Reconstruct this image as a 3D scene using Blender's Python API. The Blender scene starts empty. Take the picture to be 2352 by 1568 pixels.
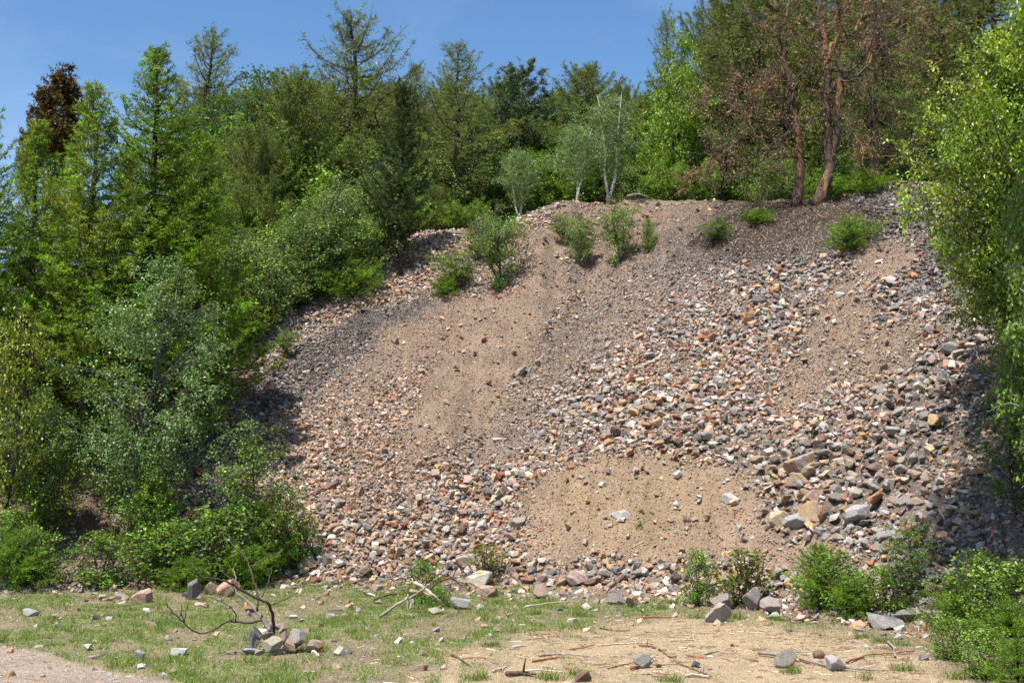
import bpy, bmesh, math, random
import numpy as np
from mathutils import Vector

# ------------------------------------------------------------------ scene, camera, light
scn = bpy.context.scene
col = scn.collection
EYE = 1.7
PITCH = math.radians(6.7)
F = 2700.0                      # focal length in reference pixels (a 2352 x 1568 view)
cam_d = bpy.data.cameras.new('camera')
cam_d.sensor_width = 36.0
cam_d.lens = F / 2352.0 * 36.0
cam_d.clip_end = 3000.0
cam = bpy.data.objects.new('camera', cam_d)
col.objects.link(cam)
cam.location = (0, 0, EYE)
cam.rotation_euler = (math.pi / 2 + PITCH, 0, 0)
scn.camera = cam

SUN_EL = math.radians(65)
SUN_AZ = math.radians(216)      # clockwise from +Y (view direction): behind the camera, to the left
sd = Vector((math.sin(SUN_AZ) * math.cos(SUN_EL), math.cos(SUN_AZ) * math.cos(SUN_EL), math.sin(SUN_EL)))
sun_d = bpy.data.lights.new('sun', 'SUN')
sun_d.energy = 5.0
sun_d.angle = math.radians(0.5)
sun_d.color = (1.0, 0.955, 0.89)
sun = bpy.data.objects.new('sun', sun_d)
col.objects.link(sun)
sun.rotation_euler = sd.to_track_quat('Z', 'Y').to_euler()
sun.location = (0, 0, 40)

w = bpy.data.worlds.new('World')
scn.world = w
w.use_nodes = True
nt = w.node_tree
nt.nodes.clear()
no = nt.nodes.new
out = no('ShaderNodeOutputWorld'); bg = no('ShaderNodeBackground')
sky = no('ShaderNodeTexSky'); sky.sky_type = 'NISHITA'; sky.sun_disc = False
sky.sun_elevation = SUN_EL; sky.sun_rotation = SUN_AZ
sky.air_density = 1.0; sky.dust_density = 0.5; sky.ozone_density = 1.0; sky.altitude = 300
tc = no('ShaderNodeTexCoord'); mp = no('ShaderNodeMapping'); mp.inputs['Scale'].default_value = (2.2, 2.2, 5.0)
mp.inputs['Rotation'].default_value = (0.2, 0.35, 0.3)
nz = no('ShaderNodeTexNoise'); nz.inputs['Scale'].default_value = 1.5; nz.inputs['Detail'].default_value = 7; nz.inputs['Roughness'].default_value = 0.55
nz.inputs['Distortion'].default_value = 0.6
rp = no('ShaderNodeValToRGB'); rp.color_ramp.elements[0].position = 0.42; rp.color_ramp.elements[1].position = 0.85
rp.color_ramp.elements[0].color = (0, 0, 0, 1); rp.color_ramp.elements[1].color = (0.22, 0.22, 0.22, 1)
mx = no('ShaderNodeMix'); mx.data_type = 'RGBA'
mx.inputs[7].default_value = (6.2, 6.9, 8.2, 1)
L = nt.links.new
L(tc.outputs['Generated'], mp.inputs['Vector']); L(mp.outputs[0], nz.inputs['Vector']); L(nz.outputs[0], rp.inputs[0])
L(rp.outputs[0], mx.inputs[0]); hs = no('ShaderNodeHueSaturation'); hs.inputs['Saturation'].default_value = 1.22; L(sky.outputs[0], hs.inputs['Color']); L(hs.outputs[0], mx.inputs[6]); L(mx.outputs[2], bg.inputs[0]); L(bg.outputs[0], out.inputs[0])
bg.inputs[1].default_value = 0.10

scn.view_settings.view_transform = 'Standard'
scn.view_settings.look = 'None'
scn.view_settings.exposure = 0.84
scn.view_settings.gamma = 1.0
scn.cycles.max_bounces = 6
scn.cycles.diffuse_bounces = 3
scn.cycles.transmission_bounces = 4
scn.cycles.caustics_reflective = False
scn.cycles.caustics_refractive = False

# ------------------------------------------------------------------ view geometry helpers
cp, sp_ = math.cos(PITCH), math.sin(PITCH)


def project(P):
    """world points -> reference pixels (2352 x 1568)"""
    P = np.asarray(P, float)
    dx, dy, dz = P[..., 0], P[..., 1], P[..., 2] - EYE
    fwd = dy * cp + dz * sp_
    up = -dy * sp_ + dz * cp
    fwd = np.maximum(fwd, 0.05)
    return 1176 + F * dx / fwd, 784 - F * up / fwd


def at(px, py, D):
    """point seen at a reference pixel, D metres ahead"""
    v = (784 - py) / F
    u = (px - 1176) / F
    y = cp - v * sp_
    t = D / y
    return np.array([u * t, D, EYE + (sp_ + v * cp) * t])


def smooth(x, a, b):
    t = np.clip((x - a) / (b - a), 0, 1)
    return t * t * (3 - 2 * t)


# value noise
_NR = np.random.default_rng(7).random((256, 256))


def vnoise(x, y):
    xi = np.floor(x).astype(int); yi = np.floor(y).astype(int)
    fx = x - xi; fy = y - yi
    fx = fx * fx * (3 - 2 * fx); fy = fy * fy * (3 - 2 * fy)
    a = _NR[xi & 255, yi & 255]; b = _NR[(xi + 1) & 255, yi & 255]
    c = _NR[xi & 255, (yi + 1) & 255]; d = _NR[(xi + 1) & 255, (yi + 1) & 255]
    return (a * (1 - fx) + b * fx) * (1 - fy) + (c * (1 - fx) + d * fx) * fy


def fbm(x, y, o=4):
    s = 0; a = 0.5; t = 0
    for i in range(o):
        s = s + a * vnoise(x + i * 17.3, y + i * 9.1); t += a
        x = x * 2.03; y = y * 2.03; a *= 0.5
    return s / t


# ------------------------------------------------------------------ terrain
TB = np.array([
    # column,  foot, crest, height of the crest
    (-2200, 15.0, 19.0, 1.0), (-800, 16.0, 19.5, 1.2), (0, 17.9, 21.0, 1.7), (250, 18.6, 22.8, 2.4), (400, 19.2, 24.3, 3.2),
    (560, 19.6, 27.5, 5.1), (700, 19.6, 29.0, 6.1), (850, 19.3, 30.2, 7.1), (950, 19.2, 31.6, 8.35), (1100, 18.9, 31.6, 8.45),
    (1250, 18.4, 31.7, 8.95), (1350, 18.1, 31.9, 9.25), (1450, 17.8, 32.0, 9.5), (1600, 16.9, 30.6, 9.15), (1900, 15.0, 27.8, 8.5), (2040, 14.3, 27.6, 8.95),
    (2200, 13.2, 25.6, 8.3), (2352, 12.0, 23.4, 7.6), (2700, 9.8, 19.0, 6.2), (3400, 8.0, 15.0, 4.6), (4600, 6.0, 12.0, 3.6)])
TBA = (TB[:, 0] - 1176) / F


def hgt(x, y):
    x = np.asarray(x, float); y = np.asarray(y, float)
    a = x / np.maximum(y, 5.0)
    a = a + 0.012 * (fbm(x * 0.35 + 5, y * 0.35) - 0.5)
    d0 = np.interp(a, TBA, TB[:, 1]); dc = np.interp(a, TBA, TB[:, 2]); zc = np.interp(a, TBA, TB[:, 3])
    s = (y - d0) / (dc - d0)
    wd = 0.022
    f = wd * (np.logaddexp(0, np.clip(s, -30, 30) / wd) - np.logaddexp(0, np.clip(s - 1, -30, 30) / wd))
    z = zc * f
    rise = np.interp(a, [-0.45, -0.28, -0.1, 0.45], [0.26, 0.24, 0.12, 0.10])
    z = z + rise * np.clip(y - dc, 0, 45)
    slope = smooth(s, -0.03, 0.15)
    z = z + slope * (0.62 * (fbm(x * 0.45, y * 0.45) - 0.5) + 0.16 * (fbm(x * 1.7 + 3, y * 1.7) - 0.5) + 0.06 * (fbm(x * 6, y * 6 + 4, 2) - 0.5))
    z = z + slope * smooth(1.1 - s, 0, 0.3) * 0.34 * (fbm(a * 75 + 3 + .4 * fbm(x, y * .5), y * 0.16, 3) - 0.5)     # runnels straight down the slope
    z = z + (1 - slope) * (0.05 * (fbm(x * 0.8, y * 0.8) - 0.5) + 0.02 * (fbm(x * 5, y * 5, 2) - 0.5))
    # spur running down from the saddle, shelf under the dead pines
    ty = np.clip((31.5 - y) / 10.0, 0, 1); xr = 1.15 - 2.9 * ty
    z = z + .50 * np.exp(-((x - xr) / .9) ** 2) * smooth(y, 20.5, 24.5) * smooth(33 - y, 0, 2)
    z = z + .38 * np.exp(-((s - .80) / .07) ** 2) * smooth(a, .08, .14) * smooth(.34 - a, 0, .05)
    z = z - .22 * np.exp(-((x - xr - 1.7) / .6) ** 2) * smooth(y, 19, 22) * smooth(31 - y, 0, 2)
    z = z + slope * .045 * (fbm(x * 3.1 + 7, y * 3.1, 3) - .5)
    # dirt mound low on the slope
    z = z + 0.8 * np.exp(-(((x - 2.05) / 1.5) ** 2 + ((y - 20.0) / 1.25) ** 2))
    return z


def hit(px, py, d0=5.0, d1=80.0):
    """first ground point seen at a reference pixel"""
    D = np.concatenate([np.arange(d0, 34, 0.03), np.arange(34, d1, 0.2)])
    v = (784 - py) / F; u = (px - 1176) / F
    y = cp - v * sp_
    X = u * D / y; Z = EYE + (sp_ + v * cp) * D / y
    g = hgt(X, D)
    k = np.argmax(Z <= g)
    dc = float(np.interp(u, TBA, TB[:, 2]))
    if Z[k] > g[k] or D[k] > dc + 2.5:
        k = int(np.argmin(abs(D - dc - .3)))
        return np.array([u * D[k], D[k], float(hgt(u * D[k], D[k]))])
    return np.array([X[k], D[k], g[k]])


def ground(px, D):
    X = (px - 1176) / F * D * 1.0
    return np.array([X, D, float(hgt(X, D))])


# ------------------------------------------------------------------ object helpers
def link(o, parent=None):
    col.objects.link(o)
    if parent is not None:
        o.parent = parent
    return o


def tag(o, label=None, cat=None, group=None, kind=None):
    if label: o['label'] = label
    if cat: o['category'] = cat
    if group: o['group'] = group
    if kind: o['kind'] = kind
    return o


def empty(name, loc, rz=0.0):
    o = bpy.data.objects.new(name, None)
    o.empty_display_size = 0.2
    o.location = loc
    o.rotation_euler = (0, 0, rz)
    return link(o)


def mesh_np(name, V, groups, mat, tint=None, parent=None, smooth_shade=False, lnk=True):
    me = bpy.data.meshes.new(name)
    V = np.asarray(V, np.float32)
    me.vertices.add(len(V)); me.vertices.foreach_set('co', V.ravel())
    groups = [np.asarray(g, np.int32) for g in groups if len(g)]
    idx = np.concatenate([g.ravel() for g in groups])
    sizes = np.concatenate([np.full(len(g), g.shape[1], np.int32) for g in groups])
    starts = np.concatenate([[0], np.cumsum(sizes)[:-1]]).astype(np.int32)
    me.loops.add(len(idx)); me.loops.foreach_set('vertex_index', idx)
    me.polygons.add(len(sizes)); me.polygons.foreach_set('loop_start', starts)
    try:
        me.polygons.foreach_set('loop_total', sizes)
    except Exception:
        pass
    me.polygons.foreach_set('use_smooth', np.full(len(sizes), smooth_shade))
    if tint is not None:
        t = np.ones((len(V), 4), np.float32)
        t[:, :3] = tint
        at_ = me.attributes.new('tint', 'FLOAT_COLOR', 'POINT')
        at_.data.foreach_set('color', t.ravel())
    me.update(calc_edges=True)
    me.materials.append(mat)
    o = bpy.data.objects.new(name, me)
    if lnk:
        link(o, parent)
    return o


def unit(v):
    return v / np.maximum(np.linalg.norm(v, axis=-1, keepdims=True), 1e-9)


def rand_dir(rg, n):
    return unit(rg.normal(size=(n, 3)))


class Wood:
    def __init__(s):
        s.V = []; s.Q = []; s.n = 0

    def tube(s, pts, rad, sides=6):
        pts = np.asarray(pts, float); rad = np.broadcast_to(np.asarray(rad, float), (len(pts),))
        T = np.gradient(pts, axis=0); T = unit(T)
        ref = np.array([0, 0, 1.0]) if abs(T[0, 2]) < 0.85 else np.array([1.0, 0, 0])
        A = unit(np.cross(T, ref)); B = np.cross(T, A)
        th = np.linspace(0, 2 * math.pi, sides, endpoint=False)
        ring = (A[:, None] * np.cos(th)[None, :, None] + B[:, None] * np.sin(th)[None, :, None]) * rad[:, None, None] + pts[:, None]
        V = ring.reshape(-1, 3); n = len(pts)
        i = np.arange(n - 1)[:, None] * sides; j = np.arange(sides)[None]
        jn = (j + 1) % sides
        q = np.stack([i + j, i + jn, i + sides + jn, i + sides + j], -1).reshape(-1, 4)
        s.Q.append(q + s.n)
        # close both ends
        V = np.vstack([V, pts[:1], pts[-1:]])
        c0 = n * sides
        cap0 = np.stack([np.full(sides, c0), (np.arange(sides) + 1) % sides, np.arange(sides)], -1)
        cap1 = np.stack([np.full(sides, c0 + 1), (n - 1) * sides + np.arange(sides), (n - 1) * sides + (np.arange(sides) + 1) % sides], -1)
        s.T3 = getattr(s, 'T3', [])
        s.T3.append(np.vstack([cap0, cap1]) + s.n)
        s.V.append(V); s.n += len(V)

    def build(s, name, mat, parent=None, tint=(0.5, 0.5, 0.5), lnk=True):
        V = np.vstack(s.V)
        return mesh_np(name, V, [np.vstack(s.Q), np.vstack(s.T3)], mat, np.asarray(tint), parent, True, lnk)


class Leaves:
    """flat blades (3 corners) and leaves (4 corners)"""
    def __init__(s):
        s.b = []; s.bc = []; s.q = []; s.qc = []

    def blades(s, rg, C, A, Ln, W, c):
        n = len(C)
        S = unit(np.cross(A, rand_dir(rg, n)))
        Ln = np.broadcast_to(Ln, (n,))[:, None]; W = np.broadcast_to(W, (n,))[:, None]
        V = np.stack([C - S * W * .5, C + S * W * .5, C + A * Ln], 1)
        s.b.append(V.reshape(-1, 3)); s.bc.append(np.repeat(c, 3, 0))

    def leaves(s, rg, C, A, Ln, W, c, flat=0.4):
        n = len(C)
        N = unit(rand_dir(rg, n) + np.array([0, 0, flat * 2.0]))
        S = unit(np.cross(A, N))
        N2 = np.cross(S, A)
        Ln = np.broadcast_to(Ln, (n,))[:, None]; W = np.broadcast_to(W, (n,))[:, None]
        m = C + A * Ln * .42
        V = np.stack([C, m + S * W * .5 + N2 * W * .12, C + A * Ln, m - S * W * .5 + N2 * W * .12], 1)
        s.q.append(V.reshape(-1, 3)); s.qc.append(np.repeat(c, 4, 0))

    def build(s, name, mat, parent=None, lnk=True):
        V = []; Cc = []; G = []; n = 0
        if s.b:
            v = np.vstack(s.b); V.append(v); Cc.append(np.vstack(s.bc)); G.append(np.arange(len(v)).reshape(-1, 3)); n = len(v)
        if s.q:
            v = np.vstack(s.q); V.append(v); Cc.append(np.vstack(s.qc)); G.append(np.arange(len(v)).reshape(-1, 4) + n)
        return mesh_np(name, np.vstack(V), G, mat, np.vstack(Cc), parent, False, lnk)


def tints(rg, base, n, var=0.22, hue=0.08):
    base = np.asarray(base, float)
    k = np.exp(rg.normal(0, var, (n, 1)))
    h = 1 + rg.normal(0, hue, (n, 3))
    return np.clip(base * k * h, 0.002, 0.9)


# ------------------------------------------------------------------ materials
def new_mat(name):
    m = bpy.data.materials.new(name); m.use_nodes = True
    t = m.node_tree; t.nodes.clear()
    return m, t, t.nodes.new, t.links.new


def leaf_mat(name, trans=0.42, rough=0.5, spec=0.35, warm=(1.15, 1.25, 0.45)):
    m, t, N, K = new_mat(name)
    o = N('ShaderNodeOutputMaterial'); a = N('ShaderNodeAttribute'); a.attribute_name = 'tint'
    p = N('ShaderNodeBsdfPrincipled'); p.inputs['Roughness'].default_value = rough; p.inputs['Specular IOR Level'].default_value = spec
    tr = N('ShaderNodeBsdfTranslucent'); mu = N('ShaderNodeMix'); mu.data_type = 'RGBA'; mu.blend_type = 'MULTIPLY'; mu.inputs[0].default_value = 1
    mu.inputs[7].default_value = (*warm, 1)
    ms = N('ShaderNodeMixShader'); ms.inputs[0].default_value = trans
    K(a.outputs['Color'], p.inputs['Base Color']); K(a.outputs['Color'], mu.inputs[6]); K(mu.outputs[2], tr.inputs[0])
    K(p.outputs[0], ms.inputs[1]); K(tr.outputs[0], ms.inputs[2]); K(ms.outputs[0], o.inputs[0])
    return m


def surf_mat(name, sc1=6.0, sc2=40.0, lo=0.6, hi=1.35, bump=0.5, bdist=0.02, rough=0.85, spots=None, stretch=(1, 1, 1), alt=None, altamt=0.5, altscale=3.0):
    """tint attribute times two scales of mottling, with bump; spots = (scale, threshold, colour)"""
    m, t, N, K = new_mat(name)
    o = N('ShaderNodeOutputMaterial'); a = N('ShaderNodeAttribute'); a.attribute_name = 'tint'
    p = N('ShaderNodeBsdfPrincipled'); p.inputs['Roughness'].default_value = rough; p.inputs['Specular IOR Level'].default_value = 0.25
    tc = N('ShaderNodeTexCoord'); mp = N('ShaderNodeMapping'); mp.inputs['Scale'].default_value = stretch
    K(tc.outputs['Object'], mp.inputs['Vector'])
    n1 = N('ShaderNodeTexNoise'); n1.inputs['Scale'].default_value = sc1; n1.inputs['Detail'].default_value = 5
    n2 = N('ShaderNodeTexNoise'); n2.inputs['Scale'].default_value = sc2; n2.inputs['Detail'].default_value = 4
    K(mp.outputs[0], n1.inputs['Vector']); K(mp.outputs[0], n2.inputs['Vector'])
    ad = N('ShaderNodeMath'); ad.operation = 'ADD'; K(n1.outputs[0], ad.inputs[0]); K(n2.outputs[0], ad.inputs[1])
    mr = N('ShaderNodeMapRange'); mr.inputs[1].default_value = 0.7; mr.inputs[2].default_value = 1.3
    mr.inputs[3].default_value = lo; mr.inputs[4].default_value = hi; K(ad.outputs[0], mr.inputs[0])
    cur = a.outputs['Color']
    if alt is not None:
        n3 = N('ShaderNodeTexNoise'); n3.inputs['Scale'].default_value = altscale; n3.inputs['Detail'].default_value = 5; n3.inputs['Distortion'].default_value = 0.8
        K(mp.outputs[0], n3.inputs['Vector'])
        r3 = N('ShaderNodeMapRange'); r3.inputs[1].default_value = 0.46; r3.inputs[2].default_value = 0.62; r3.inputs[4].default_value = altamt
        K(n3.outputs[0], r3.inputs[0])
        m3 = N('ShaderNodeMix'); m3.data_type = 'RGBA'; m3.inputs[7].default_value = (*alt, 1)
        K(r3.outputs[0], m3.inputs[0]); K(cur, m3.inputs[6]); cur = m3.outputs[2]
    mu = N('ShaderNodeVectorMath'); mu.operation = 'MULTIPLY'; K(cur, mu.inputs[0]); K(mr.outputs[0], mu.inputs[1])
    cur = mu.outputs[0]
    if spots:
        vo = N('ShaderNodeTexVoronoi'); vo.inputs['Scale'].default_value = spots[0]; K(mp.outputs[0], vo.inputs['Vector'])
        hv = N('ShaderNodeSeparateColor'); K(vo.outputs['Color'], hv.inputs[0])
        r4 = N('ShaderNodeMapRange'); r4.inputs[1].default_value = spots[1]; r4.inputs[2].default_value = spots[1] + 0.02; K(hv.outputs[0], r4.inputs[0])
        m4 = N('ShaderNodeMix'); m4.data_type = 'RGBA'; m4.inputs[7].default_value = (*spots[2], 1)
        K(r4.outputs[0], m4.inputs[0]); K(cur, m4.inputs[6]); cur = m4.outputs[2]
    K(cur, p.inputs['Base Color'])
    if bump:
        b = N('ShaderNodeBump'); b.inputs['Strength'].default_value = bump; b.inputs['Distance'].default_value = bdist
        K(ad.outputs[0], b.inputs['Height']); K(b.outputs[0], p.inputs['Normal'])
    K(p.outputs[0], o.inputs[0])
    return m


M_ground = surf_mat('ground_soil', 1.6, 30, 0.68, 1.3, 0.9, 0.03, 0.95, spots=(38, 0.88, (0.26, 0.21, 0.165)))
M_stone = surf_mat('scree_stone', 9, 55, 0.7, 1.28, 0.5, 0.01, 0.8)
M_rock = surf_mat('rock', 7, 60, 0.62, 1.3, 0.7, 0.015, 0.8, alt=(0.34, 0.31, 0.275), altamt=0.5, altscale=5)
M_bark = surf_mat('bark', 8, 40, 0.5, 1.4, 0.9, 0.03, 0.9, stretch=(1, 1, 0.2))
M_dead = surf_mat('peeling_bark', 3, 18, 0.6, 1.45, 0.9, 0.03, 0.8, stretch=(1, 1, 0.35), alt=(0.34, 0.17, 0.085), altamt=0.8, altscale=1.6)
M_birch = surf_mat('birch_bark', 5, 30, 0.75, 1.15, 0.4, 0.01, 0.7, alt=(0.05, 0.045, 0.04), altamt=0.8, altscale=6, stretch=(0.6, 0.6, 1.6))
M_wood = surf_mat('dead_wood', 10, 80, 0.6, 1.35, 0.7, 0.008, 0.85)
M_needle = leaf_mat('needles', 0.30, 0.55, 0.2)
M_pine = leaf_mat('pine_needles', 0.15, 0.6, 0.15)
M_leaf = leaf_mat('leaves', 0.34, 0.42, 0.45)
M_birchleaf = leaf_mat('birch_leaves', 0.32, 0.42, 0.4, (1.1, 1.25, 0.6))
M_grass = leaf_mat('grass', 0.35, 0.5, 0.3, (1.1, 1.2, 0.5))
M_dryleaf = leaf_mat('dry_leaves', 0.2, 0.6, 0.2, (1.2, 1.0, 0.7))

# ------------------------------------------------------------------ zones of the slope (reference pixels)
# centre x, centre y, half length, half width, angle(deg, + turns the long axis up to the right), stone size m, cover, greyness, weight
Z = [
    # bare runnel from the saddle down
    (1270, 560, 70, 45, 60, .035, .16, .15, 3), (1215, 680, 110, 48, 60, .03, .12, .15, 4), (1130, 800, 110, 75, 48, .03, .18, .10, 4),
    (1040, 920, 110, 75, 48, .03, .22, .10, 3), (960, 1010, 90, 60, 48, .035, .30, .10, 3), (920, 1110, 60, 50, 50, .05, .5, .15, 1.5),
    (900, 830, 130, 60, 35, .035, .28, .12, 2), (1010, 740, 120, 45, 25, .04, .32, .12, 2),
    (1380, 720, 100, 40, 50, .05, .5, .55, 2), (1270, 880, 110, 45, 55, .045, .55, .5, 2), (1160, 1000, 90, 40, 55, .05, .6, .45, 1.5),
    (1470, 650, 80, 45, 20, .055, .5, .45, 1.2), (1600, 640, 120, 40, 0, .07, .7, .6, 1.5), (1420, 840, 60, 40, 45, .05, .5, .3, 1.5),
    # bare dirt at the top centre and leaf litter under the dead trees
    (1520, 490, 110, 40, 10, .03, .10, .1, 4), (1450, 560, 90, 50, 40, .035, .16, .2, 3), (1600, 560, 90, 40, 10, .03, .14, .5, 3),
    (1800, 500, 170, 50, 0, .03, .16, .65, 4), (1700, 560, 190, 38, 5, .03, .2, .85, 3), (1380, 620, 80, 40, 20, .055, .5, .35, 1.5),
    # grey stones top right
    (2110, 480, 110, 60, 0, .085, .95, 1.0, 4), (2230, 500, 150, 80, 0, .09, .95, 1.0, 3), (2200, 640, 110, 60, 0, .10, .9, .9, 2),
    (1900, 600, 60, 25, 0, .09, .7, .8, 1.5), (1660, 600, 200, 24, 3, .07, .85, .9, 2), (1790, 640, 110, 38, 12, .13, .95, .65, 4), (1620, 690, 90, 35, 20, .09, .8, .6, 2),
    (2050, 680, 70, 40, -20, .14, .95, .75, 3),
    # bare streak right of that
    (2050, 590, 60, 32, 30, .03, .10, .15, 4), (1960, 690, 60, 40, 50, .04, .2, .2, 3), (1900, 790, 110, 50, 55, .045, .32, .25, 3), (1840, 890, 90, 40, 50, .05, .4, .2, 2),
    (2050, 810, 90, 40, 40, .05, .42, .3, 2),
    (1720, 800, 120, 50, 30, .12, .95, .45, 3), (1600, 770, 90, 40, 30, .10, .9, .4, 2), (1560, 860, 90, 30, 15, .06, .6, .25, 1.5),
    # coarse fans
    (1400, 860, 110, 40, 25, .12, .95, .25, 3), (1500, 960, 210, 75, -8, .15, 1.0, .35, 4), (1700, 1000, 150, 60, -15, .14, 1.0, .4, 3),
    (1330, 1010, 110, 45, 30, .12, .95, .3, 2.5), (1230, 1060, 70, 35, 30, .11, .95, .35, 2), (1950, 940, 120, 50, 20, .10, .9, .45, 2.5), (2110, 940, 90, 80, 40, .17, 1.0, .8, 4),
    (1850, 1070, 160, 55, -20, .17, 1.0, .5, 4), (2010, 1130, 160, 60, -20, .19, 1.0, .6, 4), (2150, 1230, 140, 60, -15, .17, 1.0, .8, 3), (1850, 1180, 70, 50, 0, .22, 1.0, .4, 3),
    (2270, 1000, 80, 80, 0, .12, .6, .9, 2), (2200, 780, 90, 40, 10, .15, .8, .7, 2),
    # fine dirt mound
    (1480, 1150, 170, 95, -10, .035, .13, .02, 8), (1330, 1240, 120, 55, 25, .04, .16, .02, 7), (1650, 1230, 110, 60, 0, .05, .25, .1, 3), (1800, 1285, 90, 28, 0, .045, .22, .1, 4),
    (1560, 1210, 45, 22, 0, .13, .9, .7, 3), (1430, 1185, 22, 14, 0, .16, .9, .8, 3),
    # left side
    (690, 770, 130, 38, 28, .09, .9, .55, 3), (900, 670, 150, 26, 15, .10, 1.0, .1, 4), (980, 620, 90, 25, 10, .10, .9, .2, 2), (630, 700, 90, 26, 15, .03, .2, .6, 3),
    (1000, 555, 110, 30, 5, .09, .9, .1, 2.5), (1230, 520, 50, 20, 0, .12, .95, .1, 3), (1180, 560, 60, 30, 0, .06, .4, .2, 2), (1080, 660, 120, 22, 5, .08, .9, .15, 2.5),
    (720, 840, 140, 40, 30, .065, .95, .95, 4), (900, 720, 160, 22, 18, .045, .7, .9, 3), (640, 900, 80, 40, 40, .09, .95, .85, 3), (800, 880, 120, 45, 35, .055, .75, .45, 2),
    (760, 1010, 190, 80, 35, .085, .97, .15, 4), (640, 1120, 190, 80, 20, .09, .97, .2, 3), (850, 1090, 150, 60, 20, .09, .97, .15, 3), (800, 1210, 190, 60, 0, .12, 1.0, .15, 3),
    (1020, 1150, 120, 60, 10, .10, .98, .2, 3), (1000, 1270, 230, 50, 0, .12, 1.0, .2, 3), (1120, 1120, 90, 40, 20, .14, 1.0, .4, 2.5), (900, 1330, 260, 28, 0, .14, 1.0, .2, 3),
    (1400, 1330, 260, 38, 0, .17, 1.0, .4, 4), (1700, 1330, 120, 35, 0, .15, .95, .35, 3), (1230, 1320, 120, 35, 0, .17, 1.0, .3, 3),
    (480, 1080, 90, 90, 40, .10, .9, .95, 2.5), (430, 1180, 90, 60, 20, .11, .9, .5, 2), (150, 1200, 170, 70, 0, .04, .25, .2, 3), (100, 1100, 300, 90, 0, .03, .2, .3, 3), (330, 1130, 60, 60, 0, .04, .3, .3, 2),
    (2200, 1330, 150, 60, -15, .14, .9, .8, 2), (2300, 1200, 80, 80, 0, .06, .4, .8, 3),
]
Z = np.array(Z, float)


def zones(px, py):
    W = np.full(px.shape, 0.12); S = W * 0.07; Cv = W * 0.75; G = W * 0.4
    nx = (fbm(px / 60.0, py / 60.0, 3) - .5) * 60; ny = (fbm(px / 60.0 + 40, py / 60.0, 3) - .5) * 50
    hx = (fbm(px / 14.0 + 9, py / 14.0, 3) - .5) * 46; hy = (fbm(px / 14.0, py / 14.0 + 70, 3) - .5) * 40
    qx = px + nx + hx; qy = py + ny + hy
    for cx, cy, a, b, ang, s_, c_, g_, k in Z:
        if c_ < .45 and cy < 1050 and cx < 2000: b = b * .8; c_ = c_ + .12
        t = math.radians(ang)
        dx = qx - cx; dy = -(qy - cy)
        e = (dx * math.cos(t) + dy * math.sin(t)) / a; f = (-dx * math.sin(t) + dy * math.cos(t)) / b
        g = k * np.exp(-((e * e + f * f) ** 1.7) * .9)
        W = W + g; S = S + g * s_; Cv = Cv + g * c_; G = G + g * g_
    return S / W, Cv / W, G / W


def gauss(px, py, cx, cy, a, b):
    return np.exp(-(((px - cx) / a) ** 2 + ((py - cy) / b) ** 2))


def lerp(a, b, t):
    return a + (np.asarray(b) - a) * t[..., None]


def sand_mask(px, py):
    n = (fbm(px / 50, py / 18, 3) - .5) * 70
    edge = np.interp(px + n * 1.5, [900, 1010, 1150, 1350, 1540, 1750, 2050, 2160, 2352], [1620, 1505, 1462, 1440, 1408, 1425, 1470, 1520, 1640])
    m = smooth(py + n * 0.5 - edge, -16, 34)
    return m * (.55 + .45 * smooth(fbm(px / 45, py / 16 + 3, 3), .36, .58))


def path_mask(px, py):
    n = (fbm(px / 60, py / 25, 3) - .5) * 30
    edge = np.interp(px, [-3000, 0, 130, 240, 420, 520], [1440, 1482, 1508, 1535, 1566, 1700])
    return smooth(py + n - edge, -6, 8)


def grass_mask(px, py):
    g = 0.8 * smooth(1250 - px, -250, 300) + 0.45 * gauss(px, py, 1250, 1400, 300, 34) + .35 * gauss(px, py, 1500, 1395, 220, 20)
    g = g + .25 * gauss(px, py, 2050, 1440, 300, 50) + .4 * gauss(px, py, 2300, 1530, 180, 60)
    g = g * (0.25 + 1.35 * smooth(fbm(px / 70, py / 26, 4), .36, .66))
    g = g * (1 - .75 * gauss(px, py, 780, 1520, 260, 35)) * (1 - .5 * gauss(px, py, 500, 1370, 500, 16))
    return g * (1 - sand_mask(px, py)) * (1 - path_mask(px, py))


# ------------------------------------------------------------------ ground sheet
def spaced(lo, hi, a, b, fine, grow=1.12):
    c = list(np.arange(a, b + fine, fine))
    st = fine
    while c[-1] < hi:
        st = min(st * grow, 30); c.append(c[-1] + st)
    st = fine; d = [c[0]]
    while d[-1] > lo:
        st = min(st * grow, 30); d.append(d[-1] - st)
    return np.array(d[::-1][:-1] + c)


gx = spaced(-600, 600, -11, 13, 0.055)
gy = spaced(-200, 900, 8.5, 33, 0.055)
X, Y = np.meshgrid(gx, gy)
H = hgt(X, Y)
PX, PY = project(np.stack([X, Y, H], -1))
front = Y > 4
S_, C_, G_ = zones(PX, PY)
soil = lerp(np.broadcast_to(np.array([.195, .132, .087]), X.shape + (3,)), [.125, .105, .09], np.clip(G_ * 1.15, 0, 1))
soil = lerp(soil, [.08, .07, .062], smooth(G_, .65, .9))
mound = np.clip(gauss(PX, PY, 1450, 1170, 260, 120) * 1.2, 0, 1)
soil = lerp(soil, [.10, .08, .065], np.clip((S_ - .075) / .06, 0, 1) * .7)  # shade in the gaps between coarse stones, put into the soil colour
soil = lerp(soil, [.215, .15, .09], mound)
litter = np.clip(gauss(PX, PY, 1830, 495, 210, 55) * 1.4 + gauss(PX, PY, 1680, 560, 190, 30) * .9, 0, 1)
soil = lerp(soil, [.05, .034, .024], litter * .92)
under = np.clip(smooth(600 - PX, -40, 200) * smooth(PY, 700, 900) * smooth(1290 - PY, 0, 120) * 0.7, 0, 1)
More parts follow.
